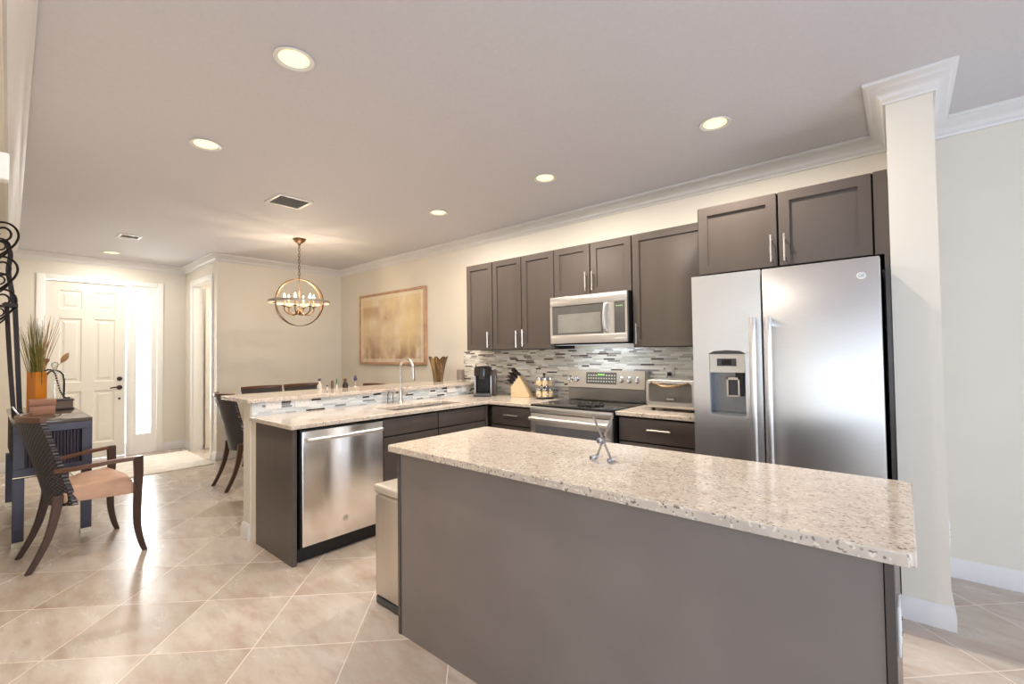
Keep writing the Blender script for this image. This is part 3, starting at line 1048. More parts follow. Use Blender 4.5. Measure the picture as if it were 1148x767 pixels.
bm = B(); prism(bm, [(3.682, 1.03), (3.648, 1.036), (3.66, 1.192), (3.682, 1.192)], rx0, rx1, 'x'); cpan = obj('control_panel', bm, plain('satin_steel', (0.66, 0.61, 0.54), 0.45, 0.55, var=0.03), t)
def FR(u, d, z):    # face of the tilted control panel
    k = (z - 1.036) / 0.156
    return Vector((u, 3.648 + 0.012 * k - d, z))
M_RDISP = plain('range_display', (0.16, 0.155, 0.14), 0.25)
bm = B(); loft(bm, [[FR(-2.235, d, 1.072), FR(-1.925, d, 1.072), FR(-1.925, d, 1.178), FR(-2.235, d, 1.178)] for d in (-0.003, 0.0015)]); ds = obj('display_panel', bm, M_RDISP, cpan)
bm = B()
for r in range(3):
    for c in range(11):
        if 4 <= c <= 6 and r == 2:
            continue
        q = FR(-2.215 + c * 0.0265, 0.003, 1.090 + r * 0.027)
        box(bm, q.x, q.x + 0.015, q.y - 0.001, q.y + 0.004, q.z, q.z + 0.012)
obj('buttons', bm, M_CREAM, ds)
bm = B()
for c in range(4):
    q = FR(-2.11 + c * 0.018, 0.003, 1.148)
    box(bm, q.x, q.x + 0.011, q.y - 0.001, q.y + 0.004, q.z, q.z + 0.016)
obj('clock_digits', bm, M_GREEN, ds)
for kx in (-2.405, -2.335, -1.878, -1.803, -1.729):
    bm = B(); c = FR(kx, 0, 1.115)
    lathe(bm, c, [(0.027, -0.004), (0.027, 0.004), (0.021, 0.008), (0.019, 0.028), (0.017, 0.031), (0.0, 0.031)], 20, 'y')
    box(bm, c.x - 0.004, c.x + 0.004, c.y - 0.036, c.y - 0.028, c.z - 0.018, c.z + 0.018)
    obj('knob', bm, M_CHROME, t)
bm = B(); F = Fy(3.098)
fbox(bm, F, rx0 + 0.004, rx1 - 0.004, 0, 0.03, 0.70, 0.848, 0.003); fbox(bm, F, rx0 + 0.004, rx0 + 0.07, 0, 0.03, 0.30, 0.70); fbox(bm, F, rx1 - 0.07, rx1 - 0.004, 0, 0.03, 0.30, 0.70); fbox(bm, F, rx0 + 0.004, rx1 - 0.004, 0, 0.03, 0.215, 0.30, 0.003)
od = obj('oven_door', bm, M_STEEL, t)
bm = B(); fbox(bm, F, rx0 + 0.07, rx1 - 0.07, 0, 0.024, 0.30, 0.752)
box(bm, rx0 + 0.06, rx1 - 0.06, 3.0665, 3.0675, 0.30, 0.752)
obj('oven_window', bm, plain('oven_window_glass', (0.10, 0.10, 0.11), 0.12), od)
bm = B()
hz = 0.808
tube(bm, smooth_path([F(rx0 + 0.03, 0.028, hz), F(rx0 + 0.03, 0.055, hz), F(rx0 + 0.05, 0.072, hz), F((rx0 + rx1) / 2, 0.075, hz), F(rx1 - 0.05, 0.072, hz), F(rx1 - 0.03, 0.055, hz), F(rx1 - 0.03, 0.028, hz)], 4), 0.0155, 12)
obj('handle', bm, M_STEEL, od)
bm = B(); fbox(bm, F, rx0 + 0.004, rx1 - 0.004, 0, 0.028, 0.105, 0.205, 0.003); obj('storage_drawer', bm, M_STEEL, t)

# black cast trivet on the cooktop
t_ = B()
for k in range(7):
    cx, cy = (-1.945, 3.245) if k == 6 else (-1.945 + 0.075 * math.cos(k * PI / 3), 3.245 + 0.075 * math.sin(k * PI / 3))
    ring = [(cx + 0.036 * math.cos(a), cy + 0.036 * math.sin(a), 0.935 + 0.006 * math.sin(3 * a)) for a in [2 * PI * i / 18 for i in range(18)]]
    tube(t_, ring, 0.006, 6, True)
    tube(t_, [(cx + 0.034, cy, 0.9235), (cx + 0.036, cy, 0.94)], 0.007, 6)
    ball(t_, (cx, cy, 0.942), 0.013, 0.8, 8)
    for j in range(3):
        a = j * 2 * PI / 3 + k
        tube(t_, [(cx, cy, 0.94), (cx + 0.036 * math.cos(a), cy + 0.036 * math.sin(a), 0.936)], 0.004, 5)
tag(obj('trivet', t_, plain('cast_iron', (0.015, 0.013, 0.012), 0.5)), 'black cast iron trivet of rings lying on the cooktop', 'trivet')

# ------------------------------------------------------------------ refrigerator
t = thing('refrigerator', 'large stainless side-by-side refrigerator with a water dispenser', 'refrigerator', (-0.53, 3.3, 0))
fx0, fxs, fx1, fy, fz = -0.989, -0.6013, -0.0742, 2.88, 1.8196
bm = B(); box(bm, fx0 + 0.004, fx1 - 0.004, fy + 0.085, 3.72, 0.02, fz - 0.012); box(bm, fx0 + 0.02, fx1 - 0.02, fy + 0.1, 3.65, 0, 0.02)
obj('body', bm, M_DARKGREY, t)
F = Fy(fy + 0.078)
dx0, dx1, dz0, dz1 = -0.893, -0.690, 0.972, 1.345
bm = B()
for (a, b_, c, d) in ((fx0, dx0, 0.06, fz), (dx1, fxs - 0.004, 0.06, fz), (dx0, dx1, 0.06, dz0), (dx0, dx1, dz1, fz)):
    fbox(bm, F, a, b_, 0, 0.078, c, d)
bmesh.ops.remove_doubles(bm, verts=bm.verts[:], dist=1e-5)
ld = obj('freezer_door', bm, M_STEEL, t)
bm = B(); fbox(bm, F, fxs + 0.004, fx1, 0, 0.078, 0.06, fz, 0.006); rd = obj('fridge_door', bm, M_STEEL, t)
badge(lambda u, v, d: Vector((-0.148 + u, fy - d, 1.729 + v)), rd, 0.021)
# dispenser
bm = B()
def rrect(u0, u1, z0, z1, r, d):
    pts = []
    for (cx, cz, a0) in ((u1 - r, z1 - r, 0), (u0 + r, z1 - r, PI / 2), (u0 + r, z0 + r, PI), (u1 - r, z0 + r, 3 * PI / 2)):
        for k in range(5):
            a = a0 + PI / 2 * k / 4
            pts.append(F(cx + r * math.cos(a), d, cz + r * math.sin(a)))
    return pts
loft(bm, [rrect(dx0 - 0.014, dx1 + 0.014, dz0 - 0.016, dz1 + 0.014, 0.02, 0.0775), rrect(dx0 - 0.012, dx1 + 0.012, dz0 - 0.014, dz1 + 0.012, 0.02, 0.086), rrect(dx0 + 0.002, dx1 - 0.002, dz0 + 0.004, dz1 - 0.002, 0.012, 0.086), rrect(dx0 + 0.003, dx1 - 0.003, dz0 + 0.005, dz1 - 0.003, 0.012, 0.06)], cap=False)
fr_ = obj('dispenser_frame', bm, M_STEEL, ld)
M_DISPB = plain('dispenser_cavity', (0.30, 0.31, 0.33), 0.3, 0.6)
bm = B(); fbox(bm, F, dx0 + 0.001, dx1 - 0.001, 0.002, 0.006, dz0 + 0.001, dz1 - 0.001); fbox(bm, F, dx0 + 0.001, dx0 + 0.004, 0.006, 0.07, dz0, 1.23); fbox(bm, F, dx1 - 0.004, dx1 - 0.001, 0.006, 0.07, dz0, 1.23); fbox(bm, F, dx0 + 0.004, dx1 - 0.004, 0.006, 0.075, dz0 + 0.001, dz0 + 0.018)
obj('dispenser_cavity', bm, M_DISPB, ld)
bm = B(); fbox(bm, F, dx0 + 0.004, dx1 - 0.004, 0.006, 0.083, 1.23, dz1 - 0.004); dp = obj('dispenser_panel', bm, M_CREAM, ld)
bm = B(); fbox(bm, F, dx0 + 0.046, dx1 - 0.050, 0.082, 0.0845, 1.268, 1.312); obj('dispenser_screen', bm, M_DARKGREY, dp)
bm = B(); fbox(bm, F, dx0 + 0.072, dx1 - 0.078, 0.084, 0.0855, 1.276, 1.306); obj('screen_glass', bm, M_BLACKGLASS, dp)
bm = B(); prism(bm, [(dx0 - 0.006, 1.340), (dx1 + 0.006, 1.340), (dx1 - 0.03, 1.357), ((dx0 + dx1) / 2, 1.362), (dx0 + 0.03, 1.357)], fy - 0.010, fy - 0.0075, 'y'); obj('dispenser_brow', bm, M_DARKGREY, ld)
bm = B()
pc = dx0 + 0.125
for (a, b_, c, d) in ((pc - 0.036, pc - 0.027, 1.09, 1.20), (pc + 0.027, pc + 0.036, 1.09, 1.20), (pc - 0.036, pc + 0.036, 1.186, 1.20), (pc - 0.036, pc + 0.036, 1.086, 1.094)):
    fbox(bm, F, a, b_, 0.02, 0.055, c, d)
pd_ = obj('dispenser_paddle', bm, M_NICKEL, ld)
bm = B(); fbox(bm, F, pc - 0.027, pc + 0.027, 0.02, 0.045, 1.094, 1.186); obj('paddle_pad', bm, M_DARKGREY, pd_)
bm = B(); fbox(bm, F, pc + 0.015, pc + 0.055, 0.02, 0.06, 1.20, 1.229); fbox(bm, F, pc + 0.038, pc + 0.052, 0.02, 0.05, 1.09, 1.20); obj('dispenser_spout', bm, M_BLACK, ld)
for hx, par in ((-0.640, ld), (-0.562, rd)):
    bm = B()
    pth = smooth_path([F(hx, 0.12, 0.44), F(hx, 0.135, 0.60), F(hx, 0.140, 1.0), F(hx, 0.135, 1.40), F(hx, 0.12, 1.545)], 5)
    U, V = Vector((1, 0, 0)), Vector((0, 1, 0))
    loft(bm, [ring_pts(p, U, V, 0.017, 0.012, 14) for p in pth])
    for z in (0.47, 1.515):
        fbox(bm, F, hx - 0.012, hx + 0.012, 0.076, 0.122, z - 0.022, z + 0.022, 0.003)
    obj('handle', bm, M_STEEL, par)

# ------------------------------------------------------------------ toaster oven
t = thing('toaster_oven', 'silver toaster oven on the worktop beside the refrigerator', 'toaster oven', (-1.31, 3.45, 0.914))
ax0, ax1, ay0, ay1 = -1.497, -1.122, 3.30, 3.60
bm = B(); box(bm, ax0, ax1, ay0 + 0.015, ay1, 0.932, 1.150, 0.018, 3); obj('body', bm, plain('silver_metal_shell', (0.62, 0.60, 0.56), 0.35, 0.9), t)
F = Fy(ay0 + 0.016)
bm = B()
loft(bm, [rrect(ax0 + 0.004, ax1 - 0.004, 0.950, 1.142, 0.02, 0.0), rrect(ax0 + 0.006, ax1 - 0.006, 0.952, 1.140, 0.02, 0.014), rrect(ax0 + 0.026, ax1 - 0.026, 0.984, 1.122, 0.014, 0.014), rrect(ax0 + 0.027, ax1 - 0.027, 0.985, 1.121, 0.014, 0.006)])
dr = obj('door', bm, M_STEEL, t)
bm = B(); loft(bm, [rrect(ax0 + 0.026, ax1 - 0.026, 0.984, 1.122, 0.014, 0.0065), rrect(ax0 + 0.026, ax1 - 0.026, 0.984, 1.122, 0.014, 0.009)]); obj('door_glass', bm, plain('toaster_glass', (0.12, 0.115, 0.105), 0.1), dr)
bm = B()
pth = [F(ax0 + 0.045 + (ax1 - ax0 - 0.09) * k / 12, 0.016 + 0.03 * math.sin(PI * k / 12), 1.128 - 0.026 * math.sin(PI * k / 12)) for k in range(13)]
tube(bm, pth, [0.006 + 0.007 * math.sin(PI * k / 12) for k in range(13)], 10); obj('handle', bm, plain('bronze_metal', (0.45, 0.32, 0.20), 0.25, 1.0), dr)
bm = B(); fbox(bm, F, (ax0 + ax1) / 2 - 0.028, (ax0 + ax1) / 2 + 0.028, 0.0085, 0.0105, 1.0, 1.012); obj('name_plate', bm, M_NICKEL, dr)
for sx in (ax0 + 0.04, ax1 - 0.04):
    for sy in (ay0 + 0.05, ay1 - 0.04):
        bm = B(); cyl(bm, (sx, sy, 0.9142), (sx, sy, 0.934), 0.013, 0.016, 12); obj('foot', bm, M_BLACK, t)
# plug and cord
bm = B()
box(bm, -1.497, -1.471, yt - 0.038, yt - 0.0078, 1.155, 1.187, 0.005)
tube(bm, smooth_path([(-1.484, yt - 0.036, 1.165), (-1.488, yt - 0.055, 1.14), (-1.49, yt - 0.05, 1.05), (-1.47, yt - 0.06, 0.96), (-1.44, ay1 + 0.02, 0.945), (-1.41, ay1 + 0.002, 0.96)]), 0.0035, 8)
obj('power_cord', bm, M_BLACK, t)

# ------------------------------------------------------------------ coffee maker
t = thing('coffee_maker', 'black and silver pod coffee maker in the corner of the worktop', 'coffee maker', (-3.36, 3.46, 0.914))
RC = Matrix.Translation((-3.37, 3.47, 0.9143)) @ Matrix.Rotation(math.radians(38), 4, 'Z')
def cm(name, bm, m, par=t):
    xform(bm, RC); return obj(name, bm, m, par)
# local: front = -y
bm = B(); box(bm, -0.095, 0.065, 0.01, 0.15, 0, 0.285, 0.022, 3); cm('body', bm, M_BLACK)
bm = B(); loft(bm, [[Vector((x * s, y * s - 0.02, z)) for x, y in [(0.092 * math.cos(a) - 0.015, 0.115 * math.sin(a)) for a in [PI + PI * k / 12 for k in range(13)]] + [(0.077, 0.06), (-0.107, 0.06)]] for s, z in ((1, 0.215), (1.0, 0.285), (0.96, 0.305), (0.8, 0.315))])
cm('brew_head', bm, plain('black_gloss', (0.02, 0.018, 0.017), 0.15))
bm = B(); box(bm, -0.105, 0.075, -0.125, 0.06, 0.0, 0.03, 0.012); dt = cm('drip_tray', bm, M_DARKGREY)
bm = B()
for sx in (-0.107, 0.062):
    box(bm, sx, sx + 0.016, -0.03, 0.155, 0.0, 0.262, 0.006)
cm('side_trim', bm, plain('silver_plastic', (0.52, 0.52, 0.53), 0.3, 0.6))
bm = B(); tube(bm, smooth_path([(-0.085, -0.06, 0.30), (-0.075, -0.11, 0.335), (-0.015, -0.128, 0.345), (0.045, -0.11, 0.335), (0.055, -0.06, 0.30)]), 0.008, 10); cm('lid_handle', bm, M_CHROME)
bm = B(); box(bm, 0.08, 0.125, -0.02, 0.14, 0.0, 0.275, 0.012); cm('water_tank', bm, plain('smoked_plastic', (0.07, 0.055, 0.045), 0.12))
bm = B(); lathe(bm, (-0.015, -0.055, 0.18), [(0.032, 0.0), (0.036, 0.02), (0.036, 0.04)], 18); cm('nozzle', bm, M_DARKGREY)

# ------------------------------------------------------------------ knife block and knives
t = thing('knife_block', 'light wooden knife block on the worktop right of the coffee maker', 'knife block', (-3.0, 3.6, 0.914))
M_BLOCK = plain('maple_wood', srgb(214, 188, 150), 0.45, var=0.08, scale=4, stretch=(1, 1, 9))
RK = Matrix.Translation((-2.985, 3.60, 0.9145)) @ Matrix.Rotation(math.radians(10), 4, 'Z')
bm = B(); prism(bm, [(-0.085, 0), (0.125, 0), (0.125, 0.018), (0.012, 0.215), (-0.085, 0.105)], -0.045, 0.045, 'y'); xform(bm, RK)
obj('body', bm, M_BLOCK, t, bev=0.003)
bm = B(); prism(bm, [(-0.092, 0.0), (-0.0855, 0.0), (-0.0855, 0.104), (-0.092, 0.104)], -0.042, 0.042, 'y'); xform(bm, RK); obj('front_slats', bm, M_BLOCK, t, bev=0.002)
slope = Vector((-0.110, 0, 0.097)).normalized()   # knives leave the slanting face towards upper left
face_a, face_b = Vector((-0.085, 0, 0.105)), Vector((0.012, 0, 0.215))
nrm = Vector((-(face_b - face_a).z, 0, (face_b - face_a).x)).normalized()
M_KH = plain('black_knife_handle', (0.018, 0.014, 0.012), 0.35)
kn = [(0.9, -0.027, 0.115), (0.9, 0.0, 0.12), (0.9, 0.027, 0.115), (0.62, -0.027, 0.105), (0.62, 0.0, 0.105), (0.62, 0.027, 0.10), (0.36, -0.02, 0.09), (0.36, 0.012, 0.09)]
where = ['top row left', 'top row middle', 'top row right', 'second row left', 'second row middle', 'second row right', 'bottom row left', 'bottom row right']
for i, (f, yv, ln) in enumerate(kn):
    p0 = face_a.lerp(face_b, f) + Vector((0, yv, 0)) + nrm * 0.001
    k_ = thing('kitchen_knife', 'black-handled kitchen knife in the wooden block, ' + where[i], 'knife', RK @ p0, 'knives in the block')
    bm = B(); sweep_rect(bm, [p0, p0 + nrm * 0.016], [(0.008, 0.006)] * 2, U=(0.66, 0, 0.75)); xform(bm, RK); obj('bolster', bm, M_CHROME, k_)
    bm = B(); sweep_rect(bm, [p0 + nrm * 0.016, p0 + nrm * 0.03, p0 + nrm * (ln * 0.6), p0 + nrm * ln], [(0.009, 0.006), (0.011, 0.0075), (0.009, 0.007), (0.012, 0.0075)], U=(0.66, 0, 0.75)); xform(bm, RK); obj('handle', bm, M_KH, k_, bev=0.002)
# dark scissors/steel at the low front
p0 = face_a.lerp(face_b, 0.12) + nrm * 0.007
k_ = thing('kitchen_shears', 'dark kitchen shears in the lowest slot of the knife block', 'scissors', RK @ p0)
for s in (-1, 1):
    bm = B()
    c = p0 + nrm * 0.05 + Vector((0, s * 0.017, 0))
    U2 = Vector((0, 1, 0))
    tube(bm, [c + nrm * (0.028 * math.cos(a)) + U2 * (0.013 * math.sin(a)) for a in [2 * PI * i / 14 for i in range(14)]], 0.005, 6, True)
    tube(bm, [p0 + nrm * 0.0, p0 + nrm * 0.026 + U2 * s * 0.012], 0.005, 6)
    xform(bm, RK); obj('handle', bm, M_KH, k_)

# ------------------------------------------------------------------ spice carousel
t = thing('spice_rack', 'two-tier revolving chrome spice rack left of the range', 'spice rack', (-2.665, 3.60, 0.914))
cx, cy = -2.68, 3.60
bm = B(); lathe(bm, (cx, cy, 0.9143), [(0.085, 0), (0.085, 0.006), (0.03, 0.012), (0.007, 0.016), (0.007, 0.225), (0.014, 0.23), (0.014, 0.245), (0.0, 0.25)], 24); obj('stand', bm, M_BLACK, t)
for z in (0.930, 1.035):
    bm = B()
    lathe(bm, (cx, cy, z), [(0.012, 0), (0.096, 0), (0.096, 0.003), (0.012, 0.003)], 28)
    tube(bm, [(cx + 0.1 * math.cos(a), cy + 0.1 * math.sin(a), z + 0.03) for a in [2 * PI * i / 28 for i in range(28)]], 0.0025, 6, True)
    for k in range(6):
        a = 2 * PI * (k + 0.5) / 6
        tube(bm, [(cx + 0.095 * math.cos(a), cy + 0.095 * math.sin(a), z), (cx + 0.1 * math.cos(a), cy + 0.1 * math.sin(a), z + 0.03)], 0.002, 5)
    obj('tier', bm, M_CHROME, t)
M_SPICE = plain('spice_filled_glass', srgb(216, 190, 150), 0.12, var=0.2, scale=25)
first = None
for zi, z in enumerate((0.9335, 1.0385)):
    for k in range(6):
        a = 2 * PI * k / 6 + 0.2
        lab = 'glass spice jar with a steel lid on the %s tier of the rack' % ('lower' if zi == 0 else 'upper')
        L = (cx + 0.062 * math.cos(a), cy + 0.062 * math.sin(a), z)
        if first is None:
            first = thing('spice_jar', lab, 'jar', (0, 0, 0), 'jars on the lower tier of the spice rack')
            bm = B(); lathe(bm, (0, 0, 0), [(0.021, 0), (0.026, 0.005), (0.029, 0.03), (0.026, 0.05), (0.02, 0.057)], 14); obj('glass', bm, M_SPICE, first)
            bm = B(); lathe(bm, (0, 0, 0.0575), [(0.0225, 0), (0.0225, 0.022), (0.02, 0.025), (0.0, 0.025)], 14); obj('lid', bm, M_CHROME, first)
            first.location = L
        else:
            dup(first, L, 0, lab, 'jars on the %s tier of the spice rack' % ('lower' if zi == 0 else 'upper'))

# ------------------------------------------------------------------ vase and canister on the bar top
bm = B()
def flute(cx, cy, z0, prof, nl=7, amp=0.18, n=56):
    rings = []
    for r, z, am in prof:
        rings.append([Vector((cx + r * (1 + am * math.cos(nl * a)) * math.cos(a), cy + r * (1 + am * math.cos(nl * a)) * math.sin(a), z0 + z + am * 0.09 * math.cos(nl * a + 0.6))) for a in [2 * PI * i / n for i in range(n)]])
    return rings
out = flute(-4.1, 3.45, 1.0450, [(0.055, 0, 0), (0.058, 0.03, 0.02), (0.066, 0.10, 0.06), (0.08, 0.19, 0.12), (0.098, 0.275, 0.20)])
inn = flute(-4.1, 3.45, 1.0450, [(0.093, 0.274, 0.20), (0.075, 0.19, 0.12), (0.061, 0.10, 0.06), (0.052, 0.03, 0.02)])
loft(bm, out + inn)
def vase_mat():
    t = NT('brown_art_glass')
    v = t.coord('Object', (14, 14, 1.2))
    f = t.noise(v, 2.2, 3)
    t.l(t.ramp(f, [(0.35, srgb(30, 20, 14)), (0.5, srgb(92, 66, 40)), (0.62, srgb(150, 120, 76)), (0.72, srgb(40, 27, 18))]), t.p.inputs['Base Color'])
    t.set(Roughness=0.06, Coat_Weight=0.5)
    return t.m
tag(obj('fluted_vase', bm, vase_mat()), 'flared brown glass vase with a wavy rim on the bar top', 'vase')
t = thing('speaker_canister', 'small grey cylinder canister on the bar top beside the wall', 'canister', (-3.95, 3.67, 1.045))
bm = B(); lathe(bm, (-3.95, 3.665, 1.045), [(0.044, 0), (0.046, 0.004), (0.046, 0.012), (0.044, 0.016)], 24); obj('base', bm, M_NICKEL, t)
bm = B(); lathe(bm, (-3.95, 3.665, 1.0612), [(0.045, 0), (0.045, 0.112), (0.041, 0.116), (0.0, 0.117)], 24); obj('shell', bm, plain('taupe_cloth', srgb(150, 138, 130), 0.6, var=0.12, scale=60), t)

# bottles on the bar top, far edge
def bottle(label, x, y, prof, m, extra=None, cat='bottle', name='bottle'):
    t = thing(name, label, cat, (x, y, 1.0445), 'small bottles on the bar top')
    bm = B(); lathe(bm, (x, y, 1.0448), prof, 14); obj('glass', bm, m, t)
    if extra:
        prof2, m2, nm = extra
        bm = B(); lathe(bm, (x, y, 1.0448), prof2, 14); obj(nm, bm, m2, t)
    return t
M_PURPLE = plain('violet_glass', (0.06, 0.04, 0.12), 0.1)
M_REDB = plain('reddish_brown_glass', (0.12, 0.045, 0.03), 0.12)
M_GREENG = plain('green_glass', (0.02, 0.22, 0.09), 0.12)
M_DKB = plain('dark_amber_glass', (0.03, 0.018, 0.012), 0.1)
M_PALEG = plain('pale_decanter_glass', (0.55, 0.5, 0.42), 0.1)
bottle('pale glass decanter with a violet ball stopper, leftmost bottle on the bar', -4.19, 2.08, [(0.022, 0), (0.024, 0.03), (0.012, 0.05), (0.008, 0.075)], M_PALEG, ([(0.004, 0.0755), (0.012, 0.083), (0.015, 0.092), (0.012, 0.101), (0.0, 0.106)], M_PURPLE, 'stopper'))
bottle('tiny bottle with a violet stopper, second from the left on the bar', -4.19, 2.155, [(0.012, 0), (0.013, 0.01), (0.005, 0.018)], M_PALEG, ([(0.003, 0.0185), (0.009, 0.024), (0.009, 0.032), (0.0, 0.036)], M_PURPLE, 'stopper'))
bottle('slim reddish brown bottle, third from the left on the bar', -4.19, 2.205, [(0.012, 0), (0.013, 0.03), (0.011, 0.045), (0.010, 0.075), (0.0, 0.076)], M_REDB)
bottle('small clear bottle with a tall green stopper on the bar', -4.19, 2.25, [(0.014, 0), (0.015, 0.015), (0.005, 0.035)], M_PALEG, ([(0.005, 0.0355), (0.006, 0.06), (0.007, 0.085), (0.0, 0.09)], M_GREENG, 'stopper'))
bottle('squat dark amber bottle with a bird-like stopper on the bar', -4.19, 2.34, [(0.026, 0), (0.03, 0.02), (0.022, 0.045), (0.011, 0.06)], M_DKB, ([(0.009, 0.0605), (0.016, 0.07), (0.018, 0.08), (0.01, 0.088), (0.0, 0.09)], M_REDB, 'stopper'))
bottle('little stemmed glass with a dark violet bowl, rightmost on the bar', -4.19, 2.45, [(0.024, 0), (0.022, 0.003), (0.004, 0.01), (0.004, 0.055)], M_PALEG, ([(0.005, 0.0555), (0.017, 0.068), (0.018, 0.082), (0.012, 0.095), (0.006, 0.115), (0.0, 0.118)], M_PURPLE, 'bowl'), 'glass', 'stemmed_glass')

# ------------------------------------------------------------------ book stand on the island
t = thing('book_stand', 'chrome and clear acrylic X-shaped stand on the island top', 'stand', (-0.94, 1.665, 0.914))
def flat_bar(p0, p1):
    p0, p1 = Vector(p0), Vector(p1)
    d = (p1 - p0).normalized(); w = d.cross(Vector((0, 1, 0))).normalized()
    bm = B()
    loft(bm, [[q + w * 0.0045 + Vector((0, 0.0015, 0)), q - w * 0.0045 + Vector((0, 0.0015, 0)), q - w * 0.0045 - Vector((0, 0.0015, 0)), q + w * 0.0045 - Vector((0, 0.0015, 0))] for q in (p0, p1)])
    return bm
M_SMOKE = plain('dark_chrome', (0.42, 0.43, 0.46), 0.15, 1.0)
obj('blade', flat_bar((-0.896, 1.652, 0.9165), (-0.984, 1.652, 1.105)), M_SMOKE, t)
obj('blade', flat_bar((-0.976, 1.660, 0.9165), (-0.894, 1.660, 1.105)), M_SMOKE, t)
for (x, z) in ((-0.976, 0.9265), (-0.896, 0.9265), (-0.938, 1.0)):
    bm = B(); tube(bm, [(x, 1.628, z), (x, 1.684, z)], 0.011 if z < 0.95 else 0.014, 14); obj('acrylic_rod', bm, glassy('acrylic', (0.98, 0.98, 1.0), 0.10), t)

# ------------------------------------------------------------------ trash can
t = thing('trash_can', 'slim stainless trash can tucked against the left end of the island', 'trash can', (-2.07, 1.58, 0))
bm = B(); box(bm, -2.235, -1.925, 1.418, 1.75, 0.045, 0.60, 0.018, 3); obj('body', bm, plain('brushed_bin_steel', (0.62, 0.57, 0.51), 0.34, 0.85, stretch=(1, 1, 0.1)), t)
bm = B(); box(bm, -2.232, -1.928, 1.421, 1.747, 0.0, 0.045, 0.01); obj('base', bm, M_DARKGREY, t)
bm = B(); box(bm, -2.24, -1.92, 1.413, 1.755, 0.602, 0.65, 0.016, 3); obj('lid', bm, plain('bin_lid', (0.70, 0.66, 0.58), 0.32, 0.6), t)

# ------------------------------------------------------------------ painting
def paint_mat():
    t = NT('abstract_painting')
    v = t.coord('Object', (1, 1, 1))
    f = t.noise(v, 2.1, 5, 0.55)
    c = t.ramp(f, [(0.30, srgb(186, 142, 112)), (0.42, srgb(214, 190, 162)), (0.52, srgb(222, 204, 168)), (0.60, srgb(228, 214, 194)), (0.70, srgb(204, 176, 148))])
    f2 = t.noise(t.coord('Object', (2.6, 1, 0.5)), 1.3, 2)
    c = t.mix(t.ramp(f2, [(0.48, (0, 0, 0)), (0.56, (0.6,) * 3)]), c, srgb(224, 200, 148))
    sp = t.n('ShaderNodeSeparateXYZ'); tc = t.n('ShaderNodeTexCoord'); t.l(tc.outputs['Generated'], sp.inputs[0])
    low = t.ramp(sp.outputs[2], [(0.0, (1, 1, 1)), (0.42, (0, 0, 0))])
    f3 = t.noise(t.coord('Object', (2.4, 1, 1.2)), 2.6, 4)
    c = t.mix(t.math('MULTIPLY', low, t.ramp(f3, [(0.40, (0, 0, 0)), (0.62, (0.85, 0.85, 0.85))])), c, srgb(134, 92, 74))
    up = t.ramp(sp.outputs[2], [(0.62, (0, 0, 0)), (0.72, (1, 1, 1)), (0.82, (1, 1, 1)), (0.86, (0, 0, 0))])
    lf = t.ramp(sp.outputs[0], [(0.02, (1, 1, 1)), (0.3, (1, 1, 1)), (0.36, (0, 0, 0))])
    c = t.mix(t.math('MULTIPLY', t.math('MULTIPLY', up, lf), 0.5), c, srgb(176, 126, 92))
    bx = t.math('MAXIMUM', t.math('GREATER_THAN', t.math('ABSOLUTE', t.math('SUBTRACT', sp.outputs[0], 0.5)), 0.46), t.math('GREATER_THAN', t.math('ABSOLUTE', t.math('SUBTRACT', sp.outputs[2], 0.5)), 0.45))
    c = t.mix(t.math('MULTIPLY', bx, 0.6), c, srgb(230, 216, 198))
    t.l(c, t.p.inputs['Base Color'])
    t.set(Roughness=0.5)
    return t.m
q0, q1, z0, z1 = -6.269, -4.690, 1.225, 2.258
t = thing('wall_painting', 'large abstract beige and brown painting on the dining wall', 'painting', ((q0 + q1) / 2, YK - 0.03, z0))
bm = B(); box(bm, q0 + 0.035, q1 - 0.035, YK - 0.030, YK - 0.006, z0 + 0.035, z1 - 0.035); obj('canvas', bm, paint_mat(), t)
bm = B()
for (a, b_, c, d) in ((q0, q1, z0, z0 + 0.035), (q0, q1, z1 - 0.035, z1), (q0, q0 + 0.035, z0 + 0.035, z1 - 0.035), (q1 - 0.035, q1, z0 + 0.035, z1 - 0.035)):
    box(bm, a, b_, YK - 0.042, YK - 0.001, c, d)
obj('picture_frame', bm, plain('weathered_gilt', srgb(186, 148, 118), 0.45, var=0.2, scale=9), t, bev=0.004)

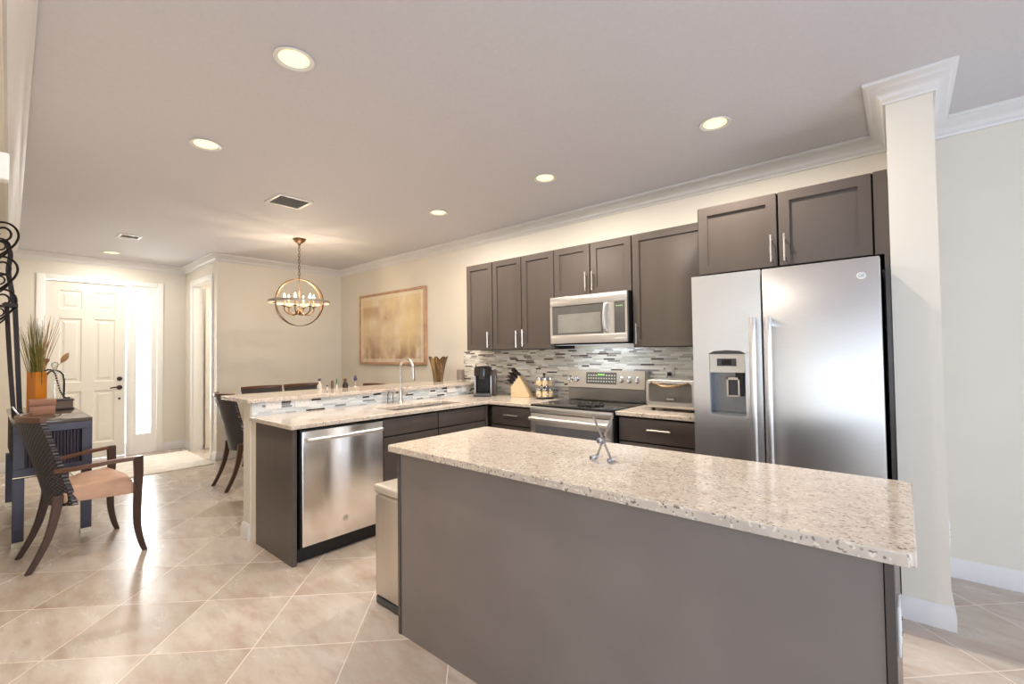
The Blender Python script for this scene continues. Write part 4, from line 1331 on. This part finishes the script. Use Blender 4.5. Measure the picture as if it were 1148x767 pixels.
# ------------------------------------------------------------------ recessed ceiling lights and vents
M_BULBC = emit('warm_lamp', (1.0, 0.80, 0.36), 1.5)
can0 = None
cans = [(-2.09, 0.92, 'recessed ceiling light nearest the camera, in the front row above the island'), (-3.36, 0.92, 'recessed ceiling light farther back in the front row, above the walkway'),
        (-0.82, 2.855, 'recessed ceiling light above the refrigerator, rightmost of the row'), (-2.085, 2.85, 'middle recessed ceiling light of the row along the upper cabinets'),
        (-3.36, 2.85, 'recessed ceiling light above the sink, farthest of the row along the cabinets'), (-7.70, 1.07, 'recessed ceiling light in the foyer before the entry door'),
        (-0.9, -2.2, 'unseen ceiling light added as fill behind the camera, rear left'), (1.9, -2.2, 'unseen ceiling light added as fill behind the camera, rear right')]  # last two are unseen lamps, added as cool fill light
for (x, y, lab) in cans:
    if can0 is None:
        can0 = thing('recessed_ceiling_light', lab, 'ceiling light', (0, 0, 0), 'recessed ceiling lights')
        bm = B(); lathe(bm, (0, 0, 0), [(0.062, -0.0015), (0.083, -0.0015), (0.088, -0.005), (0.086, -0.009), (0.066, -0.004), (0.062, -0.0015)], 32, cap=False); obj('trim_ring', bm, M_WHITE, can0)
        bm = B(); lathe(bm, (0, 0, 0), [(0.065, -0.001), (0.065, -0.0035), (0.045, -0.006), (0.0, -0.007)], 32); obj('lamp_lens', bm, M_BULBC, can0)
        can0.location = (x, y, ZC)
    else:
        dup(can0, (x, y, ZC), 0, lab)
    a = area('can_lamp', (x, y, ZC - 0.012), (0, 0, 0), 0.12, 0.12, (E_CAN + (6 if y > 2 else -3) if y > 0 and x < 0 else 10) if -7 < x else 13, K_WARM if y > 0 and -7 < x < 0 else K_COOL if x > -7 else (1.0, 0.94, 0.86), None, 'DISK')


def vent(label, x0, x1, y0, y1, ns):
    t = thing('ceiling_vent', label, 'air vent', ((x0 + x1) / 2, (y0 + y1) / 2, ZC), 'ceiling vents')
    bm = B(); e = 0.025
    for (a, b_, c, d) in ((x0, x1, y0, y0 + e), (x0, x1, y1 - e, y1), (x0, x0 + e, y0 + e, y1 - e), (x1 - e, x1, y0 + e, y1 - e)):
        box(bm, a, b_, c, d, ZC - 0.010, ZC - 0.0003, 0.002)
    obj('frame', bm, M_WHITE, t)
    bm = B(); box(bm, x0 + e, x1 - e, y0 + e, y1 - e, ZC - 0.002, ZC - 0.0004); obj('duct_opening', bm, plain('duct_shadow', (0.26, 0.23, 0.21), 0.7), t)
    for k in range(ns):
        x = x0 + e + (x1 - x0 - 2 * e) * (k + 0.5) / ns
        bm = B()
        loft(bm, [[Vector((x - 0.010, yy, ZC - 0.0025)), Vector((x + 0.006, yy, ZC - 0.011)), Vector((x + 0.007, yy, ZC - 0.0105)), Vector((x - 0.009, yy, ZC - 0.002))] for yy in (y0 + e, y1 - e)])
        obj('slat', bm, M_WHITE, t)
vent('square white air vent in the ceiling left of the chandelier', -4.235, -3.935, 1.605, 1.905, 9)
vent('small white air vent in the foyer ceiling', -6.64, -6.45, 0.96, 1.16, 6)

# ------------------------------------------------------------------ chandelier
cxx, cyy, czz = -5.32, 2.40, 1.985
M_ANT = plain('antique_bronze', srgb(124, 96, 72), 0.4, 0.8, var=0.2)
M_GALV = plain('galvanised_band', srgb(160, 150, 138), 0.5, 0.3, var=0.2)
t = thing('orb_chandelier', 'open metal orb chandelier with candle lights above the dining table', 'chandelier', (cxx, cyy, czz))
bm = B(); lathe(bm, (cxx, cyy, ZC - 0.0005), [(0.075, 0), (0.072, -0.01), (0.045, -0.04), (0.018, -0.055), (0.012, -0.075), (0.0, -0.076)], 24); obj('canopy', bm, M_ANT, t)
bm = B()
zt_, zb_ = ZC - 0.07, czz + 0.285
n = 11
for k in range(n):
    zc_ = zt_ + (zb_ - zt_) * (k + 0.5) / n
    h = abs(zt_ - zb_) / n * 0.68
    ax = Vector((1, 0, 0)) if k % 2 == 0 else Vector((0, 1, 0))
    tube(bm, [Vector((cxx, cyy, zc_)) + ax * (0.011 * math.cos(a)) + Vector((0, 0, h * math.sin(a))) for a in [2 * PI * i / 12 for i in range(12)]], 0.0035, 5, True)
obj('chain', bm, M_ANT, t)
def band(bm, c, R, w, th, axis, rot=0.0, n=48):
    """flat hoop: axis is its hub direction"""
    c = Vector(c)
    W = Vector(axis).normalized()
    U = W.cross(Vector((0, 0, 1)))
    if U.length < 0.1:
        U = Vector((1, 0, 0))
    U.normalize(); V = W.cross(U).normalized()
    rings = []
    for i in range(n):
        a = 2 * PI * i / n
        e = U * math.cos(a) + V * math.sin(a)
        rings.append([c + e * R - W * w, c + e * (R + th) - W * w, c + e * (R + th) + W * w, c + e * R + W * w])
    loft(bm, rings, closed=True)
for ang in (-0.424 - 0.40, -0.424 + 0.50):
    bm = B(); band(bm, (cxx, cyy, czz), 0.272, 0.016, 0.004, (math.cos(ang), math.sin(ang), 0)); obj('vertical_hoop', bm, M_ANT, t)
bm = B(); band(bm, (cxx, cyy, czz + 0.005), 0.325, 0.014, 0.003, (0, 0, 1)); obj('horizontal_hoop', bm, M_GALV, t)
bm = B(); lathe(bm, (cxx, cyy, 0), [(0.006, czz + 0.29), (0.006, czz - 0.07), (0.016, czz - 0.08), (0.02, czz - 0.11), (0.012, czz - 0.14), (0.0, czz - 0.15)], 14); obj('stem', bm, M_ANT, t)
bm = B()
for a in (0.62, 0.62 + PI / 2):
    tube(bm, [(cxx + 0.276 * math.sin(a), cyy - 0.276 * math.cos(a), czz + 0.005), (cxx + 0.328 * math.sin(a), cyy - 0.328 * math.cos(a), czz + 0.005)], 0.006)
    tube(bm, [(cxx - 0.276 * math.sin(a), cyy + 0.276 * math.cos(a), czz + 0.005), (cxx - 0.328 * math.sin(a), cyy + 0.328 * math.cos(a), czz + 0.005)], 0.006)
obj('pins', bm, M_ANT, t)
M_CANDLE = plain('candle_sleeve', srgb(176, 152, 120), 0.5)
M_FLAME = emit('candle_bulb', (1.0, 0.82, 0.5), 4.0)
for k in range(6):
    a = 2 * PI * k / 6 + 0.35
    e = Vector((math.cos(a), math.sin(a), 0)); c = Vector((cxx, cyy, czz))
    bm = B()
    tube(bm, smooth_path([c + e * 0.012 + Vector((0, 0, -0.09)), c + e * 0.05 + Vector((0, 0, -0.135)), c + e * 0.105 + Vector((0, 0, -0.14)), c + e * 0.155 + Vector((0, 0, -0.10)), c + e * 0.160 + Vector((0, 0, -0.055))]), 0.0065, 8)
    q = c + e * 0.16
    lathe(bm, (q.x, q.y, q.z - 0.058), [(0.006, 0), (0.026, 0.008), (0.028, 0.012), (0.012, 0.014)], 14)
    arm = obj('arm', bm, M_ANT, t)
    bm = B(); cyl(bm, q + Vector((0, 0, -0.045)), q + Vector((0, 0, 0.035)), 0.011, n=12); obj('candle_sleeve', bm, M_CANDLE, arm)
    bm = B(); lathe(bm, (q.x, q.y, q.z + 0.0355), [(0.008, 0), (0.015, 0.014), (0.014, 0.026), (0.006, 0.05), (0.001, 0.062)], 12); obj('bulb', bm, M_FLAME, arm)
    l = bpy.data.lights.new('chandelier_bulb', 'POINT'); l.energy = E_BULB; l.color = K_CHAND; l.shadow_soft_size = 0.012
    lo = bpy.data.objects.new('chandelier_bulb', l); lo.location = q + Vector((0, 0, 0.115)); COL.objects.link(lo)

# ------------------------------------------------------------------ chairs
M_LEGW = plain('dark_stained_wood', srgb(70, 50, 40), 0.28, var=0.25, scale=4, stretch=(1, 1, 0.3))
M_CREST = plain('brown_crest_wood', srgb(98, 66, 48), 0.3, var=0.25, scale=5)
M_SEAT = plain('tan_suede', srgb(200, 162, 138), 0.7, var=0.14, scale=5)


def weave_mat():
    t = NT('woven_rattan')
    v = t.coord('Object', (1, 1, 1))
    sp = t.n('ShaderNodeSeparateXYZ'); t.l(v, sp.inputs[0])
    s = 1 / 0.012
    a = t.math('SINE', t.math('MULTIPLY', sp.outputs[0], s * PI)); b_ = t.math('SINE', t.math('MULTIPLY', sp.outputs[2], s * PI))
    w = t.math('MULTIPLY', a, b_)
    t.l(t.ramp(t.math('ADD', t.math('MULTIPLY', w, 0.5), 0.5), [(0.3, srgb(30, 27, 28)), (0.6, srgb(60, 55, 57)), (0.9, srgb(96, 90, 92))]), t.p.inputs['Base Color'])
    t.set(Roughness=0.35)
    t.bump(w, 0.7, 0.004)
    return t.m


M_WEAVE = weave_mat()


def make_chair(label, arms, group):
    """built at the origin: front = +Y"""
    t = thing('woven_armchair' if arms else 'dining_chair', label, 'chair', (0, 0, 0), group)
    # woven shell: concave sheet, wide and curved at the top
    def sheet(th):
        rows_ = []
        for j in range(15):
            v = j / 14
            z = 0.385 + 0.565 * v
            hw = 0.225 - 0.035 * math.sin(PI * min(1, v * 1.15)) + 0.018 * v
            lean = -0.115 - 0.115 * v ** 1.25
            row = []
            for i in range(17):
                u = -1 + 2 * i / 16
                bowd = 0.075 * (1 - u * u) * (0.75 + 0.35 * v)
                wing = 0.045 * (abs(u) ** 3) * (1 - v) ** 1.2
                zz = z - (0.0 if v > 0.2 else 0.0)
                row.append(Vector((hw * u, lean - bowd + wing + th, zz)))
            rows_.append(row)
        return rows_
    A, C_ = sheet(0.0), sheet(0.028)
    bm = B()
    nv = len(A[0])
    loft(bm, [a + list(reversed(c)) for a, c in zip(A, C_)])
    obj('backrest', bm, M_WEAVE, t)
    bm = B()
    top = [(p.x, p.y + 0.014) for p in A[-1]]
    rings = []
    for (x, y) in top:
        rings.append([Vector((x * 1.01, y - 0.016, 0.951)), Vector((x * 1.01, y + 0.016, 0.951)), Vector((x * 1.01, y + 0.012, 0.987)), Vector((x * 1.01, y - 0.018, 0.987))])
    loft(bm, rings); obj('crest_rail', bm, M_CREST, t, bev=0.004)
    # seat: padded wedge, wider at the front
    bm = B()
    prof = []
    for z, e in ((0.405, 0.0), (0.42, -0.004), (0.465, -0.004), (0.49, 0.012), (0.503, 0.04), (0.507, 0.10)):
        pts = []
        for (x, y) in ((-0.195, -0.105), (0.195, -0.105), (0.305 if arms else 0.235, 0.225), (-0.305 if arms else -0.235, 0.225)):
            pts.append((x, y))
        c0 = (0, 0.03)
        poly = []
        nseg = 10
        outline = []
        for k in range(4):
            p_, q_ = pts[k], pts[(k + 1) % 4]
            for s in range(nseg):
                f = s / nseg
                x = p_[0] + (q_[0] - p_[0]) * f; y = p_[1] + (q_[1] - p_[1]) * f
                if k == 2:
                    y += 0.03 * math.sin(PI * f)
                if k == 0:
                    y -= 0.055 * math.sin(PI * f)
                outline.append((x, y))
        for (x, y) in outline:
            d = math.hypot(x - c0[0], y - c0[1])
            f = max(0, (d - e)) / d
            poly.append(Vector((c0[0] + (x - c0[0]) * f, c0[1] + (y - c0[1]) * f, z + (0.012 if z > 0.45 else 0) * (1 if y > 0 else 0))))
        prof.append(poly)
    loft(bm, prof); obj('seat', bm, M_SEAT, t, ang=60)
    # rear sabre legs
    for s in (-1, 1):
        bm = B()
        pts = smooth_path([(s * 0.185, -0.135, 0.46), (s * 0.187, -0.145, 0.36), (s * 0.19, -0.175, 0.22), (s * 0.193, -0.22, 0.10), (s * 0.195, -0.27, 0.0)], 5)
        sweep_rect(bm, pts, [(0.019 - 0.004 * i / 20, 0.026 - 0.010 * i / 20) for i in range(len(pts))]); obj('leg', bm, M_LEGW, t, bev=0.004)
    for s in (-1, 1):
        bm = B()
        xw = 0.335 if arms else 0.215
        zt0 = 0.668 if arms else 0.42
        k = [(s * xw, 0.245, zt0), (s * xw, 0.248, 0.52), (s * xw, 0.243, 0.36), (s * xw, 0.243, 0.20), (s * xw, 0.262, 0.08), (s * (xw + 0.004), 0.285, 0.0)]
        if not arms:
            k = [(s * xw, 0.20, 0.42), (s * xw, 0.205, 0.30), (s * xw, 0.215, 0.15), (s * (xw + 0.004), 0.24, 0.0)]
        pts = smooth_path(k, 5)
        sweep_rect(bm, pts, [(0.018 - 0.003 * i / len(pts), 0.027 - 0.012 * i / len(pts)) for i in range(len(pts))]); obj('leg', bm, M_LEGW, t, bev=0.004)
        if arms:
            bm = B()
            pts = smooth_path([(s * 0.215, -0.165, 0.625), (s * 0.26, -0.06, 0.632), (s * 0.305, 0.10, 0.648), (s * 0.333, 0.222, 0.655)], 6)
            sweep_rect(bm, pts, [(0.016 + 0.006 * i / 18, 0.013) for i in range(len(pts))], U=(1, 0, 0), V=(0, 0, 1)); obj('armrest', bm, M_CREST, t, bev=0.004)
    return t


ac = make_chair('dark wooden armchair with woven back and tan seat, in the left foreground', True, None)
ac.location = (-4.437, 0.455, 0.0015); ac.rotation_euler = (0, 0, math.radians(4.3))
gch = 'chairs around the dining table'
dc = make_chair('woven-back dining chair standing free left of the peninsula end', False, gch)
dc.location = (-5.378, 1.875, 0.0015)
dup(dc, (-5.96, 2.31, 0.0015), -PI / 2, 'dining chair whose dark crest shows leftmost above the bar top', gch)
dup(dc, (-5.96, 2.83, 0.0015), -PI / 2, 'dining chair whose reddish crest shows above the bar, left of the small bottles', gch)
dup(dc, (-5.22, 3.10, 0.0015), PI, 'dining chair whose crest shows above the bar between bottles and faucet', gch)

# dining table
t = thing('dining_table', 'glass-topped dining table under the orb chandelier behind the bar', 'table', (-5.32, 2.48, 0))
bm = B(); box(bm, -5.80, -4.86, 1.98, 2.95, 0.735, 0.75, 0.005); obj('glass_top', bm, glassy('table_glass', (0.88, 0.95, 0.93), 0.08), t)
for s in (-1, 1):
    bm = B(); sweep_rect(bm, smooth_path([(-5.33, 2.48 + s * 0.10, 0.733), (-5.33, 2.48 + s * 0.05, 0.4), (-5.33, 2.48 + s * 0.14, 0.002)]), [(0.30 - 0.1 * math.sin(PI * i / 12), 0.03) for i in range(13)]); obj('pedestal', bm, M_LEGW, t)

# ------------------------------------------------------------------ rug
def rug_mat():
    t = NT('pale_rug')
    v = t.coord('Object')
    f = t.noise(v, 7, 6, 0.7)
    t.l(t.ramp(f, [(0.35, srgb(206, 198, 186)), (0.65, srgb(228, 222, 212))]), t.p.inputs['Base Color'])
    t.set(Roughness=0.9)
    t.bump(t.noise(v, 180, 2), 0.4, 0.004)
    return t.m
bm = B(); prism(bm, [(-6.69, 0.70), (-6.69, 1.94), (-7.95, 1.95), (-7.95, 0.70)], 0.0008, 0.010, 'z')
tag(obj('entry_rug', bm, rug_mat()), 'pale low-pile rug on the floor before the entry door', 'rug')

# ------------------------------------------------------------------ console by the left wall
M_CONS = plain('blue_black_lacquer', srgb(62, 58, 72), 0.3, var=0.1)
M_CONST = plain('console_top_gloss', srgb(92, 82, 74), 0.10, var=0.06)
t = thing('console_cabinet', 'dark lacquered console on legs with reeded sides, against the left wall', 'console', (-5.6, 0.36, 0))
kx0, kx1, ky0, ky1 = -6.40, -4.90, 0.150, 0.575
bm = B(); box(bm, kx0, kx1, ky0, ky1, 0.872, 0.900, 0.003); obj('top', bm, M_CONST, t)
bm = B(); box(bm, kx0 + 0.012, kx1 - 0.014, ky0 + 0.012, ky1 - 0.014, 0.545, 0.871); obj('body', bm, M_CABIN, t)
bm = B()
for (u0, u1, z0, z1) in ((ky0, ky1, 0.815, 0.871), (ky0, ky1, 0.49, 0.56), (ky0, ky0 + 0.06, 0.56, 0.815), (ky1 - 0.06, ky1, 0.56, 0.815)):
    box(bm, kx1 - 0.02, kx1, u0, u1, z0, z1)
for (u0, u1, z0, z1) in ((kx0, kx1 - 0.02, 0.815, 0.871), (kx0, kx1 - 0.02, 0.49, 0.56), (kx0, kx0 + 0.06, 0.56, 0.815), (-5.7, -5.62, 0.56, 0.815), (kx1 - 0.08, kx1 - 0.02, 0.56, 0.815)):
    box(bm, u0, u1, ky1 - 0.02, ky1, z0, z1)
obj('frame', bm, M_CONS, t, bev=0.002)
bm = B()
y = ky0 + 0.065
while y < ky1 - 0.065:
    tube(bm, [(kx1 - 0.011, y, 0.555), (kx1 - 0.011, y, 0.818)], 0.0085, 8); y += 0.0185
obj('reeded_end', bm, M_CONS, t)
bm = B()
x = kx0 + 0.07
while x < kx1 - 0.09:
    if not (-5.71 < x < -5.61):
        tube(bm, [(x, ky1 - 0.011, 0.555), (x, ky1 - 0.011, 0.818)], 0.0085, 6)
    x += 0.0185
obj('reeded_front', bm, M_CONS, t)
for (a, b_) in ((kx1 - 0.06, ky0), (kx1 - 0.06, ky1 - 0.06), (kx0, ky0), (kx0, ky1 - 0.06)):
    bm = B(); box(bm, a, a + 0.06, b_, b_ + 0.06, 0.035, 0.489); lg = obj('leg', bm, M_CONS, t, bev=0.002)
    bm = B(); box(bm, a - 0.002, a + 0.062, b_ - 0.002, b_ + 0.062, 0.0, 0.0345); obj('foot_cap', bm, plain('brass_cap', (0.62, 0.55, 0.38), 0.3, 0.9), lg)
bm = B(); box(bm, kx1 - 0.0005, kx1 + 0.002, ky0, ky1, 0.497, 0.503); obj('inlay', bm, plain('brass_inlay', (0.65, 0.52, 0.3), 0.3, 1.0), t)

# objects on the console
ZT0 = 0.9004
M_BOXW = plain('pinkish_cedar', srgb(168, 122, 98), 0.5, var=0.2, scale=6, stretch=(1, 1, 8))
t = thing('wooden_box', 'reddish wooden box in front of the amber vase on the console', 'box', (-5.50, 0.33, ZT0))
bm = B(); box(bm, -5.57, -5.42, 0.255, 0.405, ZT0, ZT0 + 0.075, 0.003); obj('body', bm, M_BOXW, t)
bm = B(); box(bm, -5.575, -5.415, 0.25, 0.41, ZT0 + 0.077, ZT0 + 0.125, 0.004); obj('lid', bm, M_BOXW, t)
t = thing('dark_book', 'thick dark purple book lying flat under the beads on the console', 'book', (-5.9, 0.5, ZT0))
bm = B(); box(bm, -6.02, -5.83, 0.42, 0.56, ZT0, ZT0 + 0.012, 0.003); box(bm, -6.02, -5.83, 0.42, 0.56, ZT0 + 0.078, ZT0 + 0.09, 0.003); box(bm, -6.02, -5.83, 0.42, 0.43, ZT0 + 0.012, ZT0 + 0.078); obj('cover', bm, plain('dark_purple_cloth', srgb(66, 54, 66), 0.6), t)
bm = B(); box(bm, -6.012, -5.838, 0.4305, 0.552, ZT0 + 0.0125, ZT0 + 0.0775); obj('pages', bm, plain('page_edges', srgb(120, 104, 92), 0.8, var=0.2, scale=30, stretch=(0.1, 0.1, 12)), t)
# amber vase
t = thing('amber_vase', 'square amber glass vase holding tall grasses on the console', 'vase', (-6.0, 0.315, ZT0))
M_AMBER = plain('amber_glass', srgb(222, 138, 48), 0.08, var=0.15, scale=5)
bm = B()
RV = Matrix.Translation((-5.99, 0.325, ZT0)) @ Matrix.Rotation(0.6, 4, 'Z')
r = lambda e, z: [Vector((-0.047 + e, -0.047 + e, z)), Vector((0.047 - e, -0.047 + e, z)), Vector((0.047 - e, 0.047 - e, z)), Vector((-0.047 + e, 0.047 - e, z))]
loft(bm, [r(0, 0), r(0, 0.345), r(0.006, 0.345), r(0.006, 0.02)]); xform(bm, RV); obj('shell', bm, M_AMBER, t, bev=0.003)
M_GRASS = plain('dry_green_grass', srgb(132, 124, 58), 0.7, var=0.35, scale=20)
M_GRASS2 = plain('tan_grass', srgb(176, 144, 96), 0.7, var=0.25, scale=20)
gr = thing('dried_grass_bundle', 'bundle of dry green grasses standing in the amber vase', 'dried grass', (-5.99, 0.325, ZT0 + 0.03))
for mi, mm in enumerate((M_GRASS, M_GRASS2)):
    bm = B()
    for k in range(46 if mi == 0 else 22):
        bx, by = -5.99 + random.uniform(-0.025, 0.025), 0.325 + random.uniform(-0.025, 0.025)
        if mi == 0:
            dy = random.gauss(-0.035, 0.035); dx = random.uniform(-0.07, 0.07)
        else:
            dy = random.uniform(-0.03, 0.17); dx = random.uniform(-0.08, 0.05)
        h = random.uniform(0.62, 0.85)
        pts = [(bx, by, ZT0 + 0.03), (bx + dx * 0.35, by + dy * 0.3, ZT0 + 0.03 + h * 0.45), (bx + dx, by + dy, ZT0 + 0.03 + h)]
        tube(bm, smooth_path(pts, 3), [0.003, 0.003, 0.004, 0.004, 0.003, 0.002, 0.001], 5)
    obj('blades' if mi == 0 else 'stalks', bm, mm, gr)['kind'] = 'stuff'
# cloche
t = thing('glass_cloche', 'clear glass bell jar with a knob behind the beads on the console', 'bell jar', (-6.2, 0.46, ZT0))
bm = B(); lathe(bm, (-6.2, 0.455, ZT0), [(0.075, 0), (0.075, 0.25), (0.068, 0.31), (0.045, 0.345), (0.012, 0.36), (0.016, 0.375), (0.026, 0.40), (0.022, 0.425), (0.0, 0.435)], 24); obj('dome', bm, M_CLEAR, t)
bm = B(); lathe(bm, (-6.2, 0.455, ZT0 + 0.002), [(0.05, 0), (0.055, 0.03), (0.04, 0.06), (0.0, 0.075)], 14); obj('shell_inside', bm, plain('pale_shell', srgb(190, 170, 150), 0.6), t)
# dried pod on a stem, and a leaf
t = thing('dried_pod', 'round brown dried seed pod rising beside the grasses', 'dried pod', (-6.03, 0.385, ZT0))
bm = B(); tube(bm, [(-6.0, 0.335, ZT0 + 0.03), (-6.02, 0.362, ZT0 + 0.40)], 0.004, 6); obj('stem', bm, M_GRASS2, t)
bm = B(); lathe(bm, (-6.02, 0.362, ZT0 + 0.395), [(0.01, 0), (0.03, 0.02), (0.045, 0.05), (0.046, 0.065), (0.036, 0.072), (0.0, 0.066)], 18); obj('head', bm, plain('pod_brown', srgb(120, 86, 52), 0.8, var=0.3, scale=40), t)
t = thing('dried_leaf', 'single tan dried leaf on a thin stem beside the bell jar', 'leaf', (-6.05, 0.49, ZT0))
bm = B(); tube(bm, smooth_path([(-6.07, 0.400, ZT0 + 0.335), (-6.06, 0.45, ZT0 + 0.385), (-6.05, 0.49, ZT0 + 0.43)]), 0.003, 6); obj('stem', bm, M_GRASS2, t)
bm = B()
L0, L1 = Vector((-6.05, 0.485, ZT0 + 0.425)), Vector((-6.04, 0.535, ZT0 + 0.52))
ring = []
for k in range(9):
    f = k / 8
    c = L0.lerp(L1, f) + Vector((0.012 * math.sin(PI * f), 0, 0)); w = 0.024 * math.sin(PI * min(1, f * 0.9 + 0.06))
    d = Vector((0.15, 0.85, -0.45)).normalized() * w
    ring.append([c - d, c + Vector((0.002, 0, 0)), c + d, c + Vector((-0.002, 0, 0))])
loft(bm, ring); obj('blade', bm, plain('leaf_tan', srgb(186, 146, 98), 0.6, var=0.2), t)
# bead strand draped from the vase over the book
bm_path = smooth_path([(-6.01, 0.355, ZT0 + 0.335), (-5.985, 0.40, ZT0 + 0.365), (-5.95, 0.435, ZT0 + 0.335), (-5.94, 0.455, ZT0 + 0.25), (-5.935, 0.475, ZT0 + 0.16), (-5.925, 0.505, ZT0 + 0.103), (-5.90, 0.535, ZT0 + 0.101)], 8)
t = thing('bead_garland', 'string of dark brown wooden beads hanging from the vase onto the book', 'beads', (-5.94, 0.46, ZT0 + 0.09))
M_BEAD = plain('dark_beads', srgb(58, 46, 42), 0.3, var=0.2)
bm = B()
acc = 0; last = bm_path[0]
ball(bm, last, 0.0085, 1, 8)
for p_ in bm_path[1:]:
    if (p_ - last).length > 0.0150:
        ball(bm, p_, 0.0085, 1, 8); last = p_
o = obj('beads', bm, M_BEAD, t); o['kind'] = 'stuff'
bm = B(); tube(bm, bm_path, 0.0025, 6); obj('cord', bm, M_GRASS2, t)
# silver easel-back photo frame near the wall end
t = thing('tilted_photo_frame', 'small silver tilted frame at the left end of the console', 'photo frame', (-5.35, 0.20, ZT0))
RF = Matrix.Translation((-5.34, 0.205, ZT0 + 0.001)) @ Matrix.Rotation(0.5, 4, 'X')
bm = B(); box(bm, -0.05, 0.05, -0.006, 0.006, 0.0, 0.10, 0.002); xform(bm, Matrix.Translation((0, 0, 0.003)) ); xform(bm, RF); obj('plate', bm, M_CHROME, t)
bm = B(); tube(bm, [(-5.34, 0.185, ZT0 + 0.075), (-5.34, 0.235, ZT0 + 0.004)], 0.004, 6); tube(bm, [(-5.37, 0.235, ZT0 + 0.004), (-5.31, 0.235, ZT0 + 0.004)], 0.004, 6); obj('prop', bm, M_BLACK, t)

# ------------------------------------------------------------------ wrought-iron easel on the console
M_IRON = plain('wrought_iron', srgb(44, 36, 34), 0.4, 0.5, var=0.2)
t = thing('wrought_iron_easel', 'tall dark iron easel with scrollwork standing at the left edge', 'easel', (-5.75, 0.19, ZT0))
ex, ey = -5.75, 0.165
bm = B(); sweep_rect(bm, smooth_path([(ex, 0.212, ZT0 + 0.001), (ex + 0.01, 0.195, ZT0 + 0.45), (ex + 0.01, 0.175, 1.84)]), [(0.012, 0.016)] * 13); obj('leg', bm, M_IRON, t)
bm = B(); sweep_rect(bm, smooth_path([(ex + 0.30, 0.170, ZT0 + 0.001), (ex + 0.22, 0.145, ZT0 + 0.45), (ex + 0.10, 0.125, 1.84)]), [(0.016, 0.014)] * 13); obj('leg', bm, M_IRON, t)
bm = B(); sweep_rect(bm, smooth_path([(ex - 0.02, 0.175, 1.80), (ex, 0.155, 1.95), (ex + 0.01, 0.135, 2.12), (ex + 0.01, 0.145, 2.26), (ex + 0.01, 0.110, 2.38)]), [(0.014, 0.016)] * 25); obj('mast', bm, M_IRON, t)
bm = B(); box(bm, ex - 0.02, ex + 0.14, 0.100, 0.190, 1.80, 1.83); obj('crossbar', bm, M_IRON, t)
for (z, R) in ((2.43, 0.095), (2.14, 0.093), (1.87, 0.088)):
    for s_, cz, cyo in ((1.0, z, 0.098), (0.62, z - 0.105, 0.085)):
        r_ = R * s_
        pts = []
        for i in range(45):
            f = i / 44
            rr = r_ * (1 - 0.78 * f); a = -0.35 + 2 * PI * 1.7 * f
            pts.append(Vector((ex + 0.02 + 0.02 * f, cyo + rr * math.cos(a), cz + 1.12 * rr * math.sin(a))))
        tail = [Vector((ex + 0.02, cyo - r_ * 0.75, cz - r_ * 2.6)), Vector((ex + 0.02, cyo + r_ * 0.15, cz - r_ * 1.7)), Vector((ex + 0.02, cyo + r_ * 0.72, cz - r_ * 0.95))]
        bm = B(); tube(bm, smooth_path(tail + [pts[0]], 5)[:-1] + pts, 0.0085 if s_ == 1 else 0.0065, 8)
        obj('scroll', bm, M_IRON, t)

# sensor box high on the left wall
bm = B()
sx_ = -2.6
box(bm, sx_ - 0.03, sx_ + 0.03, wl_y(sx_) - REC + 0.001, wl_y(sx_) + 0.022, 2.045, 2.15, 0.006)
tag(obj('motion_sensor', bm, M_WHITE), 'small pale sensor box high on the left wall at the picture edge', 'sensor')
